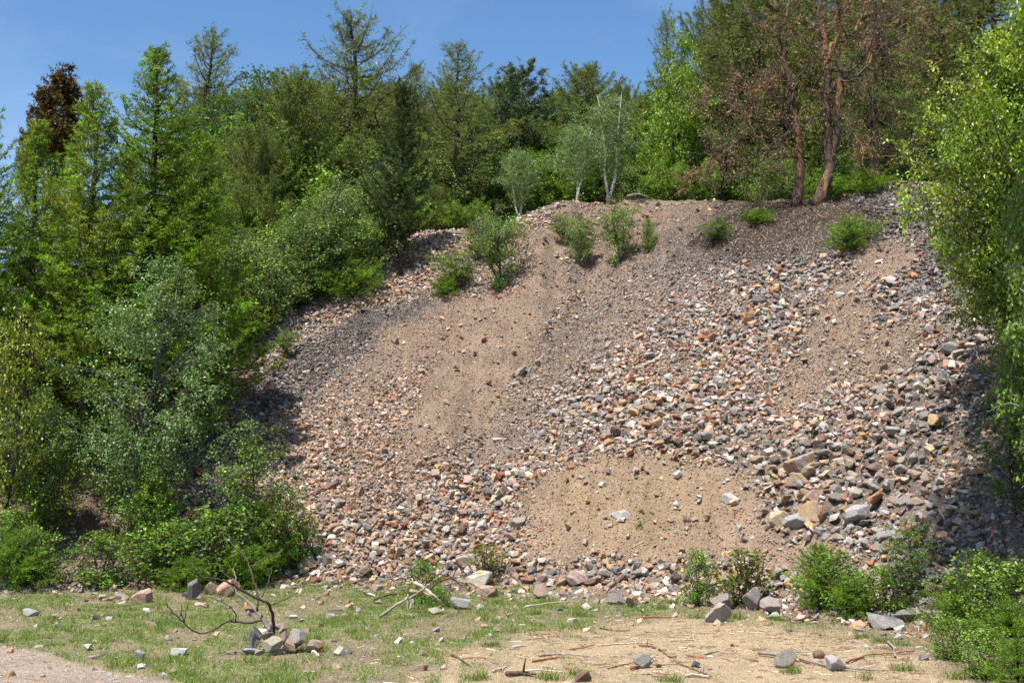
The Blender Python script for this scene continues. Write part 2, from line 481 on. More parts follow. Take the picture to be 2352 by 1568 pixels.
soil = lerp(soil, [.09, .06, .042], under)
a_ = X / np.maximum(Y, 5.0)
foot = np.interp(a_, TBA, TB[:, 1]); crest = np.interp(a_, TBA, TB[:, 2])
flatm = smooth(foot - Y, -0.4, 0.5)
flat = np.broadcast_to(np.array([.17, .125, .08]), X.shape + (3,))
gm = np.clip(grass_mask(PX, PY), 0, 1)
flat = lerp(flat, [.12, .14, .045], gm * .85)
flat = lerp(flat, [.31, .235, .145], sand_mask(PX, PY))
flat = lerp(flat, [.25, .20, .15], path_mask(PX, PY))
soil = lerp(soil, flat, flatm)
soil = lerp(soil, [.07, .075, .035], smooth(Y - crest, 0.6, 2.5))
soil = np.where(front[..., None], soil, np.array([.22, .17, .11]))
ny_, nx_ = X.shape
i = (np.arange(ny_ - 1)[:, None] * nx_ + np.arange(nx_ - 1)[None]).ravel()
q = np.stack([i, i + 1, i + nx_ + 1, i + nx_], -1)
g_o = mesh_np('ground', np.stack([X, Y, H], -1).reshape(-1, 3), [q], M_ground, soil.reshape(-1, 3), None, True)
tag(g_o, kind='structure')

# ------------------------------------------------------------------ stones
PAL = {
    'tan': (.44, .31, .21), 'orange': (.43, .24, .125), 'rust': (.31, .13, .075), 'pale grey': (.40, .37, .335), 'grey': (.27, .245, .23),
    'dark grey': (.135, .125, .122), 'pink': (.43, .30, .255), 'cream': (.50, .43, .35), 'brown': (.23, .155, .11), 'ochre': (.45, .31, .13)}
PN = list(PAL)
PA = np.array([PAL[k] for k in PN])
W_warm = np.array([.30, .15, .06, .14, .05, .01, .14, .10, .04, .02]); W_cold = np.array([.09, .04, .03, .26, .33, .10, .08, .04, .05, .0])
W_warm /= W_warm.sum(); W_cold /= W_cold.sum()


def ico(sub):
    bm = bmesh.new(); bmesh.ops.create_icosphere(bm, subdivisions=sub, radius=1)
    V = np.array([v.co[:] for v in bm.verts]); Fc = np.array([[v.index for v in f.verts] for f in bm.faces]); bm.free()
    return V, Fc


def cut_rock(rg, V, planes=9, lo=.45, hi=.82, rough=0.03):
    planes = int(planes)
    i_ = np.arange(planes) + .5; ph = np.arccos(1 - 2 * i_ / planes); th = math.pi * (1 + 5 ** .5) * i_ + rg.uniform(0, 6)
    N = np.stack([np.cos(th) * np.sin(ph), np.sin(th) * np.sin(ph), np.cos(ph)], -1)
    N = unit(N + rg.normal(0, .30, N.shape)); d = rg.uniform(lo, hi, planes)
    dot = V @ N.T
    r = np.ones(len(V)) * 1.15
    with np.errstate(divide='ignore', invalid='ignore'):
        k = np.where(dot > 1e-3, d[None] / dot, 9)
    r = np.minimum(r, k.min(1))
    P = V * r[:, None]
    P = P * (1 + rough * rg.normal(size=(len(V), 1)))
    return P / np.abs(P).max()


def hull(rg, n):
    bm = bmesh.new()
    for p in rand_dir(rg, n) * rg.uniform(.75, 1, (n, 1)):
        bm.verts.new(p)
    r = bmesh.ops.convex_hull(bm, input=bm.verts)
    bmesh.ops.triangulate(bm, faces=bm.faces)
    bm.verts.ensure_lookup_table(); bm.verts.index_update()
    V = np.array([v.co[:] for v in bm.verts]); Fc = np.array([[v.index for v in f.verts] for f in bm.faces]); bm.free()
    return V, Fc


def block(rg):
    bm = bmesh.new()
    c = np.array([(x, y, z) for x in (-1, 1) for y in (-1, 1) for z in (-1, 1)], float)
    c = c[rg.permutation(8)[:rg.integers(6, 9)]] * .62 + rg.normal(0, .20, (1, 3)) * 0
    c = c + rg.normal(0, .17, c.shape)
    for p in np.vstack([c, rand_dir(rg, 4) * rg.uniform(.7, .95, (4, 1))]):
        bm.verts.new(p)
    bmesh.ops.convex_hull(bm, input=bm.verts)
    loose = [v for v in bm.verts if not v.link_faces]
    bmesh.ops.delete(bm, geom=loose, context='VERTS')
    bmesh.ops.triangulate(bm, faces=bm.faces)
    bm.verts.index_update()
    V = np.array([v.co[:] for v in bm.verts]); Fc = np.array([[v.index for v in f.verts] for f in bm.faces]); bm.free()
    return V, Fc


rg = np.random.default_rng(11)
ICO1 = ico(1); ICO2 = ico(2); ICO3 = ico(3); ICO4 = ico(4)
T_small = [hull(rg, 7) for _ in range(40)]
T_mid = []
for _ in range(40):
    T_mid.append(block(rg))


def rot_batch(rg, n, tilt):
    """random spin about z then a random tilt"""
    a = rg.uniform(0, 2 * math.pi, n); ca, sa = np.cos(a), np.sin(a)
    Rz = np.zeros((n, 3, 3)); Rz[:, 0, 0] = ca; Rz[:, 0, 1] = -sa; Rz[:, 1, 0] = sa; Rz[:, 1, 1] = ca; Rz[:, 2, 2] = 1
    ax = rand_dir(rg, n) * np.array([1, 1, 0.2]); ax = unit(ax); th = rg.normal(0, tilt, n)
    K_ = np.zeros((n, 3, 3))
    K_[:, 0, 1] = -ax[:, 2]; K_[:, 0, 2] = ax[:, 1]; K_[:, 1, 0] = ax[:, 2]; K_[:, 1, 2] = -ax[:, 0]; K_[:, 2, 0] = -ax[:, 1]; K_[:, 2, 1] = ax[:, 0]
    R = np.eye(3) + np.sin(th)[:, None, None] * K_ + (1 - np.cos(th))[:, None, None] * (K_ @ K_)
    return R @ Rz


def scatter(rg, P, size, tint, templates, tilt=.5, flatness=.6):
    n = len(P)
    tid = rg.integers(0, len(templates), n)
    R = rot_batch(rg, n, tilt)
    sc = size[:, None] * .5 * np.stack([rg.uniform(.85, 1.25, n), rg.uniform(.6, 1.0, n), rg.uniform(flatness * .6, flatness * 1.25, n)], -1)
    VV = []; FF = []; TT = []; off = 0
    for k, (tv, tf) in enumerate(templates):
        m = np.where(tid == k)[0]
        if not len(m): continue
        v = tv[None] * sc[m][:, None]
        v = np.einsum('nij,nkj->nki', R[m], v) + P[m][:, None]
        VV.append(v.reshape(-1, 3)); TT.append(np.repeat(tint[m], len(tv), 0))
        FF.append((tf[None] + (np.arange(len(m)) * len(tv))[:, None, None]).reshape(-1, 3) + off)
        off += len(m) * len(tv)
    return np.vstack(VV), np.vstack(FF), np.vstack(TT)


def litmask(px, py):
    return np.clip(gauss(px, py, 1830, 495, 210, 55) * 1.4 + gauss(px, py, 1680, 560, 190, 30) * .9 + .5 * gauss(px, py, 1550, 590, 120, 30), 0, 1)


def soil_at(px, py, S, G):
    c = lerp(np.broadcast_to(np.array([.21, .142, .094]), px.shape + (3,)), [.13, .11, .095], np.clip(G * 1.15, 0, 1))
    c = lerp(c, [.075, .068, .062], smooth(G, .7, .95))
    c = lerp(c, [.225, .155, .095], np.clip(gauss(px, py, 1450, 1170, 260, 120) * 1.2, 0, 1))
    return lerp(c, [.055, .038, .027], litmask(px, py))


# sample the slope in the plan, keep what the zones want
def sample_slope(rg, n):
    y = np.sqrt(rg.uniform(10.5 ** 2, 33.0 ** 2, n)); a = rg.uniform(-.50, .50, n)
    x = a * y
    z = hgt(x, y)
    px, py = project(np.stack([x, y, z], -1))
    ft = np.interp(a, TBA, TB[:, 1]); cr = np.interp(a, TBA, TB[:, 2])
    s = (y - ft) / (cr - ft)
    return x, y, z, px, py, s


AREA = .5 * 1.0 * (33.0 ** 2 - 10.5 ** 2)      # plan area sampled
stone_P = []; big = []
cells = {}


def free(x, y, d):
    c = int(x / .35), int(y / .35)
    for i_ in (-1, 0, 1):
        for j_ in (-1, 0, 1):
            for (ax_, ay_, ad_) in cells.get((c[0] + i_, c[1] + j_), ()):
                if (ax_ - x) ** 2 + (ay_ - y) ** 2 < (.34 * (ad_ + d)) ** 2: return False
    cells.setdefault(c, []).append((x, y, d))
    return True


rg = np.random.default_rng(21)
SV, SF, ST = [], [], []
off = 0


def colours(rg, g, n):
    gg = np.clip(g + rg.normal(0, .12, n), 0, 1)[:, None]
    Pm = W_warm * (1 - gg) + W_cold * gg
    c = np.cumsum(Pm, 1); u = rg.random((n, 1))
    k = np.minimum((u > c).sum(1), len(PN) - 1)
    return k


for d, cover in ((.34, .12), (.26, .34), (.20, .75), (.15, 1.25), (.115, 1.3), (.085, 1.35), (.06, 1.2), (.042, .9), (.028, .5)):
    dens = cover / (d * d * .55)
    n = int(AREA * dens)
    x, y, z, px, py, s = sample_slope(rg, n)
    S, Cv, G = zones(px, py)
    S = S * np.where(S > .09, 1.12, 1.0) * (1 + .5 * (fbm(px / 25, py / 25, 2) - .5))
    # mean size S: sizes above ~1.6 S are rare, below fill the gaps
    r = np.log(d / S)
    p = np.where(r > 0, np.exp(-(r / .36) ** 2), np.exp(-(r / .72) ** 2))
    if d > .12: p = p * Cv ** 2
    else: p = p * Cv ** .9
    if d < .05: p = np.maximum(p, .30 * (1 - Cv)) * np.clip(1.0 - .4 * (Cv > .8), 0, 1)
    p = np.maximum(p, (.05 if d < .07 else .02 if d < .12 else .006) * (1 - litmask(px, py)))
    p = p * smooth(s, -.035, .0) * smooth(1.06 - s, 0, .05)
    # loose stones spilled on the flat and beyond the foot
    flat_p = .10 * smooth(s, -.12, -.02) + .007 * (d > .04) * (d < .2)
    flat_p = flat_p * (1 - .9 * sand_mask(px, py)) * (d < .25)
    p = np.where(s < 0, np.maximum(p, flat_p * (1 if d < .15 else .4)), p)
    p = p * (py < 1600) * (py > 380)
    keep = rg.random(n) < p
    # the far left lies hidden under the larches
    x, y, z, px, py, s, G = [q_[keep] for q_ in (x, y, z, px, py, s, G)]; S_k = None
    if d >= .115:
        m = np.array([free(a, b, d) for a, b in zip(x, y)], bool) if len(x) else np.zeros(0, bool)
        x, y, z, px, py, s, G = [q_[m] for q_ in (x, y, z, px, py, s, G)]
    n = len(x)
    size = d * rg.uniform(.82, 1.22, n)
    lift = size * rg.uniform(.03, .30 + .25 * (d > .1), n) * np.where(s > 0, 1, .4)
    P = np.stack([x, y, z + lift], -1)
    k = colours(rg, G, n)
    if d >= .20:
        for i_ in range(n):
            big.append((size[i_], P[i_], k[i_], px[i_], py[i_], s[i_]))
        continue
    t = PA[k] * np.exp(rg.normal(0, .30, (n, 1))) * .80
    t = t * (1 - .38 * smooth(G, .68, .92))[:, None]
    mixs = {.085: .15, .06: .3, .042: .5, .028: .65}.get(d, 0.0)
    if mixs and n:
        mixs = np.clip(mixs + litmask(px, py) * .75, 0, .92)[:, None]
        t = t * (1 - mixs) + soil_at(px, py, S_k, G) * mixs * np.exp(rg.normal(0, .3, (n, 1)))
    V, Fc, T = scatter(rg, P, size, t, T_mid if d >= .085 else T_small, .75, .62)
    SV.append(V); SF.append(Fc + off); ST.append(T); off += len(V)
    print('stones', d, n)

big.sort(key=lambda b: -b[0] / b[1][1])
vis = [b for b in big if 0 < b[3] < 2352 and b[4] < 1568]
NBIG = 205
chosen = vis[:NBIG]; rest = vis[NBIG:] + [b for b in big if not (0 < b[3] < 2352 and b[4] < 1568)]
if rest:
    P = np.array([b[1] for b in rest]); k = np.array([b[2] for b in rest]); size = np.array([b[0] for b in rest])
    V, Fc, T = scatter(rg, P, size, PA[k] * .8 * np.exp(rg.normal(0, .16, (len(k), 1))), T_mid, .55, .62)
    SV.append(V); SF.append(Fc + off); ST.append(T); off += len(V)
print('big', len(big), 'verts', off)
so = mesh_np('scree_rubble', np.vstack(SV), [np.vstack(SF)], M_stone, np.vstack(ST))
tag(so, 'loose mass of broken tan and grey stones covering the slope', 'scree', None, 'stuff')


def rock_mesh(name, rg, colr, res=3, planes=11, alt=None, lo=.38, hi=.8):
    V0, F0 = (ICO4 if res == 4 else ICO3)
    P = cut_rock(rg, V0, planes, lo, hi, .0)
    nn = fbm(P[:, 0] * 3.5 + P[:, 2] * 2.1 + rg.uniform(0, 90), P[:, 1] * 3 + P[:, 2] * 1.3, 3) - .5
    P = P * (1 + .10 * nn)[:, None]
    t = np.asarray(colr, float)[None] * np.exp(rg.normal(0, .10)) * np.ones((len(P), 1))
    if alt is not None:
        n2 = smooth(fbm(P[:, 0] * 1.4 + 31 + rg.uniform(0, 50), P[:, 1] * 1.4 + P[:, 2] * 1.2, 3), .46, .56)
        t = lerp(t, alt, n2)
    return mesh_np(name, P, [F0], M_rock, t)


def place_rock(o, loc, dims, rg, tilt=.25, rz=None):
    o.scale = (dims[0] / 2, dims[1] / 2, dims[2] / 2)
    o.rotation_euler = (rg.normal(0, tilt), rg.normal(0, tilt), rg.uniform(0, 6.28) if rz is None else rz)
    o.location = loc
    return o


ORD = ['', 'second ', 'third ', 'fourth ', 'fifth ', 'sixth ', 'seventh ', 'eighth ', 'ninth ', 'tenth ', 'eleventh ', 'twelfth ', 'thirteenth ', 'fourteenth ', 'fifteenth ', 'sixteenth ', 'seventeenth ', 'eighteenth ']


def region(px, py):
    if py > 1290 and px < 1080: return 'along the foot of the scree left of the brush heap'
    if py > 1285 and px < 1640: return 'in the stone band under the dirt mound'
    if py > 1285: return 'above the green shrubs at the slope foot'
    if px < 700 and py > 1000: return 'around the tall birch sapling'
    if px < 1180 and py > 1000: return 'on the lower slope left of the dirt mound'
    if px < 1000: return 'on the slope beside the left larches'
    if py < 600 and px > 1950: return 'in the grey stones right of the dead pines'
    if py < 660: return 'near the crest of the slope'
    if px < 1300: return 'beside the long bare runnel'
    if px > 2040: return 'in the shaded stones under the right-hand tree'
    if px > 1600 and py > 1030: return 'in the coarse blocks right of the dirt mound'
    if py > 1030: return 'around the edge of the dirt mound'
    if py > 880: return 'in the coarse fan directly above the dirt mound'
    return 'in the stone streak halfway up the slope'


rg = np.random.default_rng(5)
cnt = {}
for (sz, P, k, px, py, s) in chosen:
    cn = PN[k]
    o = rock_mesh('rock', rg, np.array(PAL[cn]) * .85, 3, rg.integers(8, 12), PAL[PN[rg.integers(0, 9)]] if rg.random() < .3 else None)
    place_rock(o, P, (sz * rg.uniform(1, 1.25), sz * rg.uniform(.7, .95), sz * rg.uniform(.5, .75)), rg, .35)
    rgn = region(px, py)
    key = (cn, rgn); i_ = cnt.get(key, 0); cnt[key] = i_ + 1
    tag(o, f'{ORD[min(i_, 17)]}largest {cn} rock {rgn}', 'rock', 'large rocks lying on the scree')

# hand placed rocks: px, py of the base middle, width and height in px, colour, second colour, label
HR = [
    (320, 1386, 54, 34, (.45, .30, .21), (.5, .38, .30), 'large rounded tan boulder lying on the grass in front of the left shrubs'),
    (440, 1378, 36, 46, (.17, .15, .15), None, 'dark grey slab leaning upright at the edge of the grass'),
    (486, 1366, 42, 28, (.46, .30, .21), None, 'tan wedge-shaped rock right of the dark leaning slab'),
    (521, 1372, 44, 44, (.32, .15, .09), (.45, .3, .22), 'reddish broken rock behind the stuck dead branch'),
    (68, 1416, 50, 18, (.42, .41, .40), None, 'flat pale grey stone lying in the grass on the far left'),
    (128, 1422, 27, 14, (.46, .36, .26), None, 'small blocky tan stone in the grass right of the flat grey one'),
    (232, 1378, 22, 14, (.5, .46, .42), None, 'small whitish stone left of the tan boulder'),
    (275, 1376, 26, 14, (.38, .34, .33), None, 'pinkish grey stone touching the tan boulder on its left'),
    (572, 1408, 28, 20, (.28, .15, .09), None, 'rusty brown stone in the grass behind the stuck dead branch'),
    (470, 1396, 14, 12, (.48, .30, .18), None, 'small orange chip of rock on the grass below the tan wedge'),
    (700, 1312, 40, 34, (.40, .38, .36), None, 'grey rounded rock at the right end of the left shrubs'),
    (752, 1305, 42, 30, (.35, .30, .28), None, 'pinkish brown rock beside the grey rounded rock at the slope foot'),
    (1056, 1400, 44, 28, (.46, .45, .43), None, 'pale grey pyramid-shaped rock right of the brush heap'),
    (1000, 1412, 36, 16, (.50, .44, .34), None, 'low yellowish white rock below the brush heap'),
    (1095, 1352, 62, 36, (.52, .48, .42), (.45, .33, .18), 'large whitish rock behind the pyramid-shaped rock'),
    (1125, 1372, 60, 28, (.46, .34, .26), (.48, .25, .13), 'pinkish orange block beside the large whitish rock'),
    (1075, 1310, 70, 34, (.40, .34, .27), None, 'broad tan slab above the large whitish rock'),
    (1326, 1350, 52, 42, (.33, .19, .15), (.4, .3, .26), 'tilted reddish slab in the stones below the dirt mound'),
    (1240, 1375, 44, 32, (.44, .30, .22), None, 'tan block at the grass edge left of the tilted reddish slab'),
    (1415, 1390, 46, 26, (.30, .26, .23), None, 'brownish grey rock at the foot of the stone band'),
    (1452, 1395, 36, 28, (.44, .30, .19), None, 'ochre wedge right of the brownish grey rock at the foot'),
    (1652, 1430, 70, 38, (.44, .41, .38), (.4, .3, .27), 'broad pale grey boulder at the sand edge'),
    (1662, 1402, 54, 40, (.36, .30, .25), None, 'pointed brownish boulder behind the broad pale grey boulder'),
    (1738, 1402, 50, 50, (.33, .28, .26), None, 'upright squarish grey brown boulder between the shrubs'),
    (1772, 1412, 50, 36, (.35, .29, .26), None, 'sloping grey brown boulder leaning on the upright squarish one'),
    (1475, 1536, 46, 30, (.32, .30, .27), None, 'flat-topped grey rock lying on the sand'),
    (1512, 1534, 16, 12, (.25, .14, .10), None, 'small dark red stone right of the flat-topped grey rock'),
    (1338, 1566, 38, 24, (.26, .13, .09), None, 'dark red rounded stone at the bottom edge of the sand'),
    (1922, 1542, 52, 34, (.46, .43, .41), None, 'pale wedge-shaped rock resting over the long grey pole'),
    (1806, 1534, 52, 44, (.27, .24, .20), None, 'jagged grey brown rock leaning at the left of the long grey pole'),
    (1600, 1534, 20, 16, (.12, .12, .12), None, 'small dark grey stone on the sand'),
    (1880, 1524, 26, 12, (.5, .42, .32), None, 'small cream stone between the jagged and the pale rock'),
    (2030, 1446, 88, 34, (.30, .26, .24), (.2, .19, .18), 'wide low rock in front of the right shrubs'),
    (2090, 1430, 70, 26, (.26, .24, .23), None, 'grey flat rock half hidden under the right shrubs'),
    (2142, 1440, 24, 34, (.36, .31, .25), None, 'narrow upright tan stone under the right shrubs'),
    (1860, 1205, 56, 50, (.44, .29, .15), (.33, .2, .13), 'squarish ochre block in the coarse blocks right of the dirt mound'),
    (1895, 1200, 34, 46, (.42, .24, .14), None, 'narrow orange block right of the squarish ochre block'),
    (1832, 1222, 62, 46, (.33, .31, .31), None, 'grey block below left of the squarish ochre block'),
    (1795, 1218, 64, 46, (.46, .36, .23), None, 'pale yellowish slab left of the grey block right of the mound'),
    (1875, 1165, 72, 40, (.27, .15, .10), (.3, .26, .24), 'rusty brown slab above the squarish ochre block'),
    (1848, 1092, 66, 44, (.42, .23, .13), (.3, .27, .26), 'big orange and grey block high in the coarse blocks'),
    (1838, 1122, 62, 36, (.44, .33, .21), None, 'tan slab just below the big orange and grey block'),
    (1970, 1205, 60, 44, (.40, .37, .37), None, 'light grey blocky rock right of the narrow orange block'),
    (1430, 1198, 46, 28, (.46, .44, .42), None, 'whitish grey rock cluster piece alone on the dirt mound'),
    (2195, 818, 56, 32, (.28, .26, .26), None, 'wide flat grey slab high under the right-hand tree'),
    (768, 1228, 46, 26, (.46, .25, .16), None, 'orange slab on the lower left scree beside the shrubs'),
    (746, 1136, 48, 22, (.28, .14, .10), None, 'long rust coloured slab above the orange slab'),
    (1190, 1218, 40, 34, (.44, .36, .30), None, 'pale block at the left toe of the dirt mound'),
    (962, 1082, 26, 24, (.42, .27, .17), None, 'upright tan stone standing alone in the fine gravel'),
    (1680, 1160, 40, 28, (.46, .44, .41), None, 'whitish block at the right edge of the dirt mound'),
]
for i_, (px, py, wd, ht, c, alt, lab) in enumerate(HR):
    P = hit(px, py)
    m = P[1] / F
    W_, H_ = wd * m * 1.2, ht * m * 1.2
    r_ = np.random.default_rng(100 + i_)
    o = rock_mesh('rock', r_, np.array(c) * .85, 4, 10, alt, .45, .82)
    place_rock(o, (P[0], P[1] + W_ * .22, P[2] + H_ * .40), (W_, W_ * .75, H_ * 1.05), r_, .16, r_.uniform(-.4, .4))
    tag(o, lab, 'rock', 'large rocks lying on the scree' if py < 1300 else None)

# cairn holding the dead branch
PILE = [
    (587, 1484, 41, 42, (.20, .18, .18), None, 0, 'dark grey rounded rock on the left of the cairn'),
    (624, 1496, 44, 31, (.46, .40, .28), (.38, .35, .30), -.12, 'pale yellow rounded rock at the front of the cairn'),
    (681, 1494, 46, 52, (.30, .26, .24), None, .06, 'large upright grey rock on the right of the cairn'),
    (719, 1499, 38, 33, (.44, .40, .30), (.48, .19, .08), 0, 'half grey half bright orange rock at the right end of the cairn'),
    (663, 1498, 27, 33, (.46, .30, .23), None, -.06, 'pink upright rock at the front centre of the cairn'),
    (652, 1480, 19, 29, (.25, .15, .10), None, -.01, 'narrow brown rock wedged in the cairn'),
    (625, 1466, 24, 15, (.27, .13, .09), None, -.02, 'rust coloured rock lying across the top of the cairn'),
    (611, 1467, 14, 18, (.36, .25, .16), None, -.02, 'small tan rock between the dark and the rust rock'),
    (638, 1446, 25, 14, (.46, .35, .31), None, .08, 'pinkish white rock at the back top of the cairn'),
    (651, 1450, 26, 15, (.42, .31, .19), None, .06, 'tan splintered rock on top of the cairn'),
    (622, 1446, 10, 17, (.5, .5, .5), None, .08, 'thin white rock standing behind the stem in the cairn'),
    (572, 1510, 25, 16, (.30, .14, .10), None, -.05, 'red brown rock at the lower left of the cairn'),
    (578, 1497, 30, 13, (.38, .38, .39), None, -.04, 'flat white and grey rock under the dark cairn rock'),
    (593, 1514, 18, 15, (.44, .34, .30), None, -.1, 'small pinkish rock at the front left of the cairn'),
    (622, 1516, 19, 13, (.22, .18, .12), None, -.12, 'small olive brown rock in front of the cairn'),
    (641, 1514, 18, 13, (.42, .40, .37), None, -.1, 'small whitish rock in front of the pink cairn rock'),
    (532, 1515, 18, 8, (.42, .28, .22), None, -.1, 'flat pinkish stone lying left of the cairn'),
]
DP = hit(640, 1500)[1]
for i_, (px, py, wd, ht, c, alt, dd, lab) in enumerate(PILE):
    D = DP + dd
    P = at(px, py - ht / 2, D); m = D / F
    W_, H_ = wd * m * 1.3, ht * m * 1.25
    r_ = np.random.default_rng(300 + i_)
    gz = float(hgt(P[0], D))
    o = rock_mesh('rock', r_, np.array(c) * .85, 4, 10, alt, .45, .82)
    place_rock(o, (P[0], D, max(P[2], gz + H_ * .3)), (W_, W_ * .9, H_ * 1.04), r_, .1, r_.uniform(-.3, .3))
    tag(o, lab, 'rock', 'rocks piled in the cairn round the dead branch')

# ------------------------------------------------------------------ sticks
def wiggle(rg, P, amp):
    return P + rg.normal(0, amp, P.shape)


def refine(P, k=4):
    """catmull style smoothing of a polyline"""
    P = np.asarray(P, float); n = len(P)
    if n < 3:
        t = np.linspace(0, 1, k * 2)[:, None]; return P[0] * (1 - t) + P[-1] * t
    Q = np.vstack([2 * P[0] - P[1], P, 2 * P[-1] - P[-2]]); out_ = []
    for i_ in range(n - 1):
        p0, p1, p2, p3 = Q[i_:i_ + 4]
        for t in np.arange(k) / k:
            out_.append(.5 * (2 * p1 + (p2 - p0) * t + (2 * p0 - 5 * p1 + 4 * p2 - p3) * t * t + (3 * p1 - p0 - 3 * p2 + p3) * t ** 3))
    out_.append(P[-1]); return np.array(out_)


def c5(p): return [(x * .3385, 1041 + y * .3385) for x, y in p]
def c4(p): return [(857.5 + x * .1302, 1255.6 + y * .1302) for x, y in p]
def c7(p): return [(1041 + x * .4557, 1378 + y * .4557) for x, y in p]
def c3(p): return [(1470 + x * .3906, y * .3906) for x, y in p]


# dead branch planted in the cairn
rg = np.random.default_rng(41)
base = hit(632, 1470)
br = empty('dead_branch', (base[0], DP, float(hgt(base[0], DP))))
tag(br, 'bare dark dead branch planted upright in the cairn', 'branch')
bo = np.array(br.location)
BR = [
    ('stem', [(1860, 1215), (1855, 1130), (1830, 1040), (1810, 1010), (1700, 960), (1600, 900), (1560, 880), (1480, 850), (1390, 840), (1330, 810), (1250, 790)], 3.4, 1.1, (.055, .04, .032), 0, -.5),
    ('stem', [(1830, 1205), (1790, 1130), (1745, 1075), (1690, 1010), (1610, 950), (1590, 900), (1600, 850), (1580, 790), (1610, 740)], 4.2, .9, (.17, .15, .125), 0, .5),
    ('twig', [(1745, 1070), (1745, 950), (1720, 850), (1690, 760), (1650, 690), (1570, 610), (1520, 560), (1515, 500)], 2.4, .7, (.07, .055, .042), 0, .4),
    ('twig', [(1780, 1130), (1690, 1145), (1600, 1140), (1540, 1140), (1480, 1180), (1390, 1220), (1320, 1205), (1260, 1160), (1190, 1090), (1140, 1040), (1130, 1010)], 2.4, 1.0, (.07, .055, .042), 0, -.35),
    ('twig', [(1600, 1140), (1595, 1080), (1550, 1030), (1460, 990), (1390, 965)], 1.4, .6, (.06, .045, .035), -.1, -.2),
    ('twig', [(1250, 1150), (1260, 1070), (1280, 1020)], 1.2, .6, (.06, .045, .035), -.32, -.3),
    ('twig', [(1245, 1140), (1230, 1060), (1235, 1020)], 1.0, .5, (.06, .045, .035), -.32, -.4),
    ('twig', [(1835, 1030), (1920, 995), (1990, 960), (2030, 920), (2045, 880)], 1.4, .6, (.07, .055, .042), 0, .3),
    ('twig', [(1780, 975), (1830, 830), (1850, 760)], 1.3, .5, (.07, .055, .042), 0, .3),
    ('twig', [(1700, 770), (1745, 740), (1830, 690), (1880, 670)], 1.0, .5, (.12, .1, .08), .3, .5),
    ('twig', [(1610, 950), (1560, 900), (1480, 960)], 1.0, .5, (.06, .045, .035), .3, .1),
    ('twig', [(1400, 840), (1340, 780), (1300, 700)], 1.0, .4, (.06, .045, .035), -.3, -.5),
    ('twig', [(1590, 870), (1500, 790), (1460, 700)], 1.0, .4, (.06, .045, .035), .3, .7),
]
for nm, pts, r0, r1, c, da, db in BR:
    pp = c5(pts); n = len(pp)
    P3 = refine(np.array([at(x, y, DP + da + (db - da) * (i_ / (n - 1))) for i_, (x, y) in enumerate(pp)]), 4)
    P3[1:-1] += rg.normal(0, .004, P3[1:-1].shape)
    wo = Wood(); wo.tube(P3 - bo, np.linspace(r0, r1, len(P3)) * DP / F * 1.15, 8)
    wo.build(nm, M_wood, br, c)

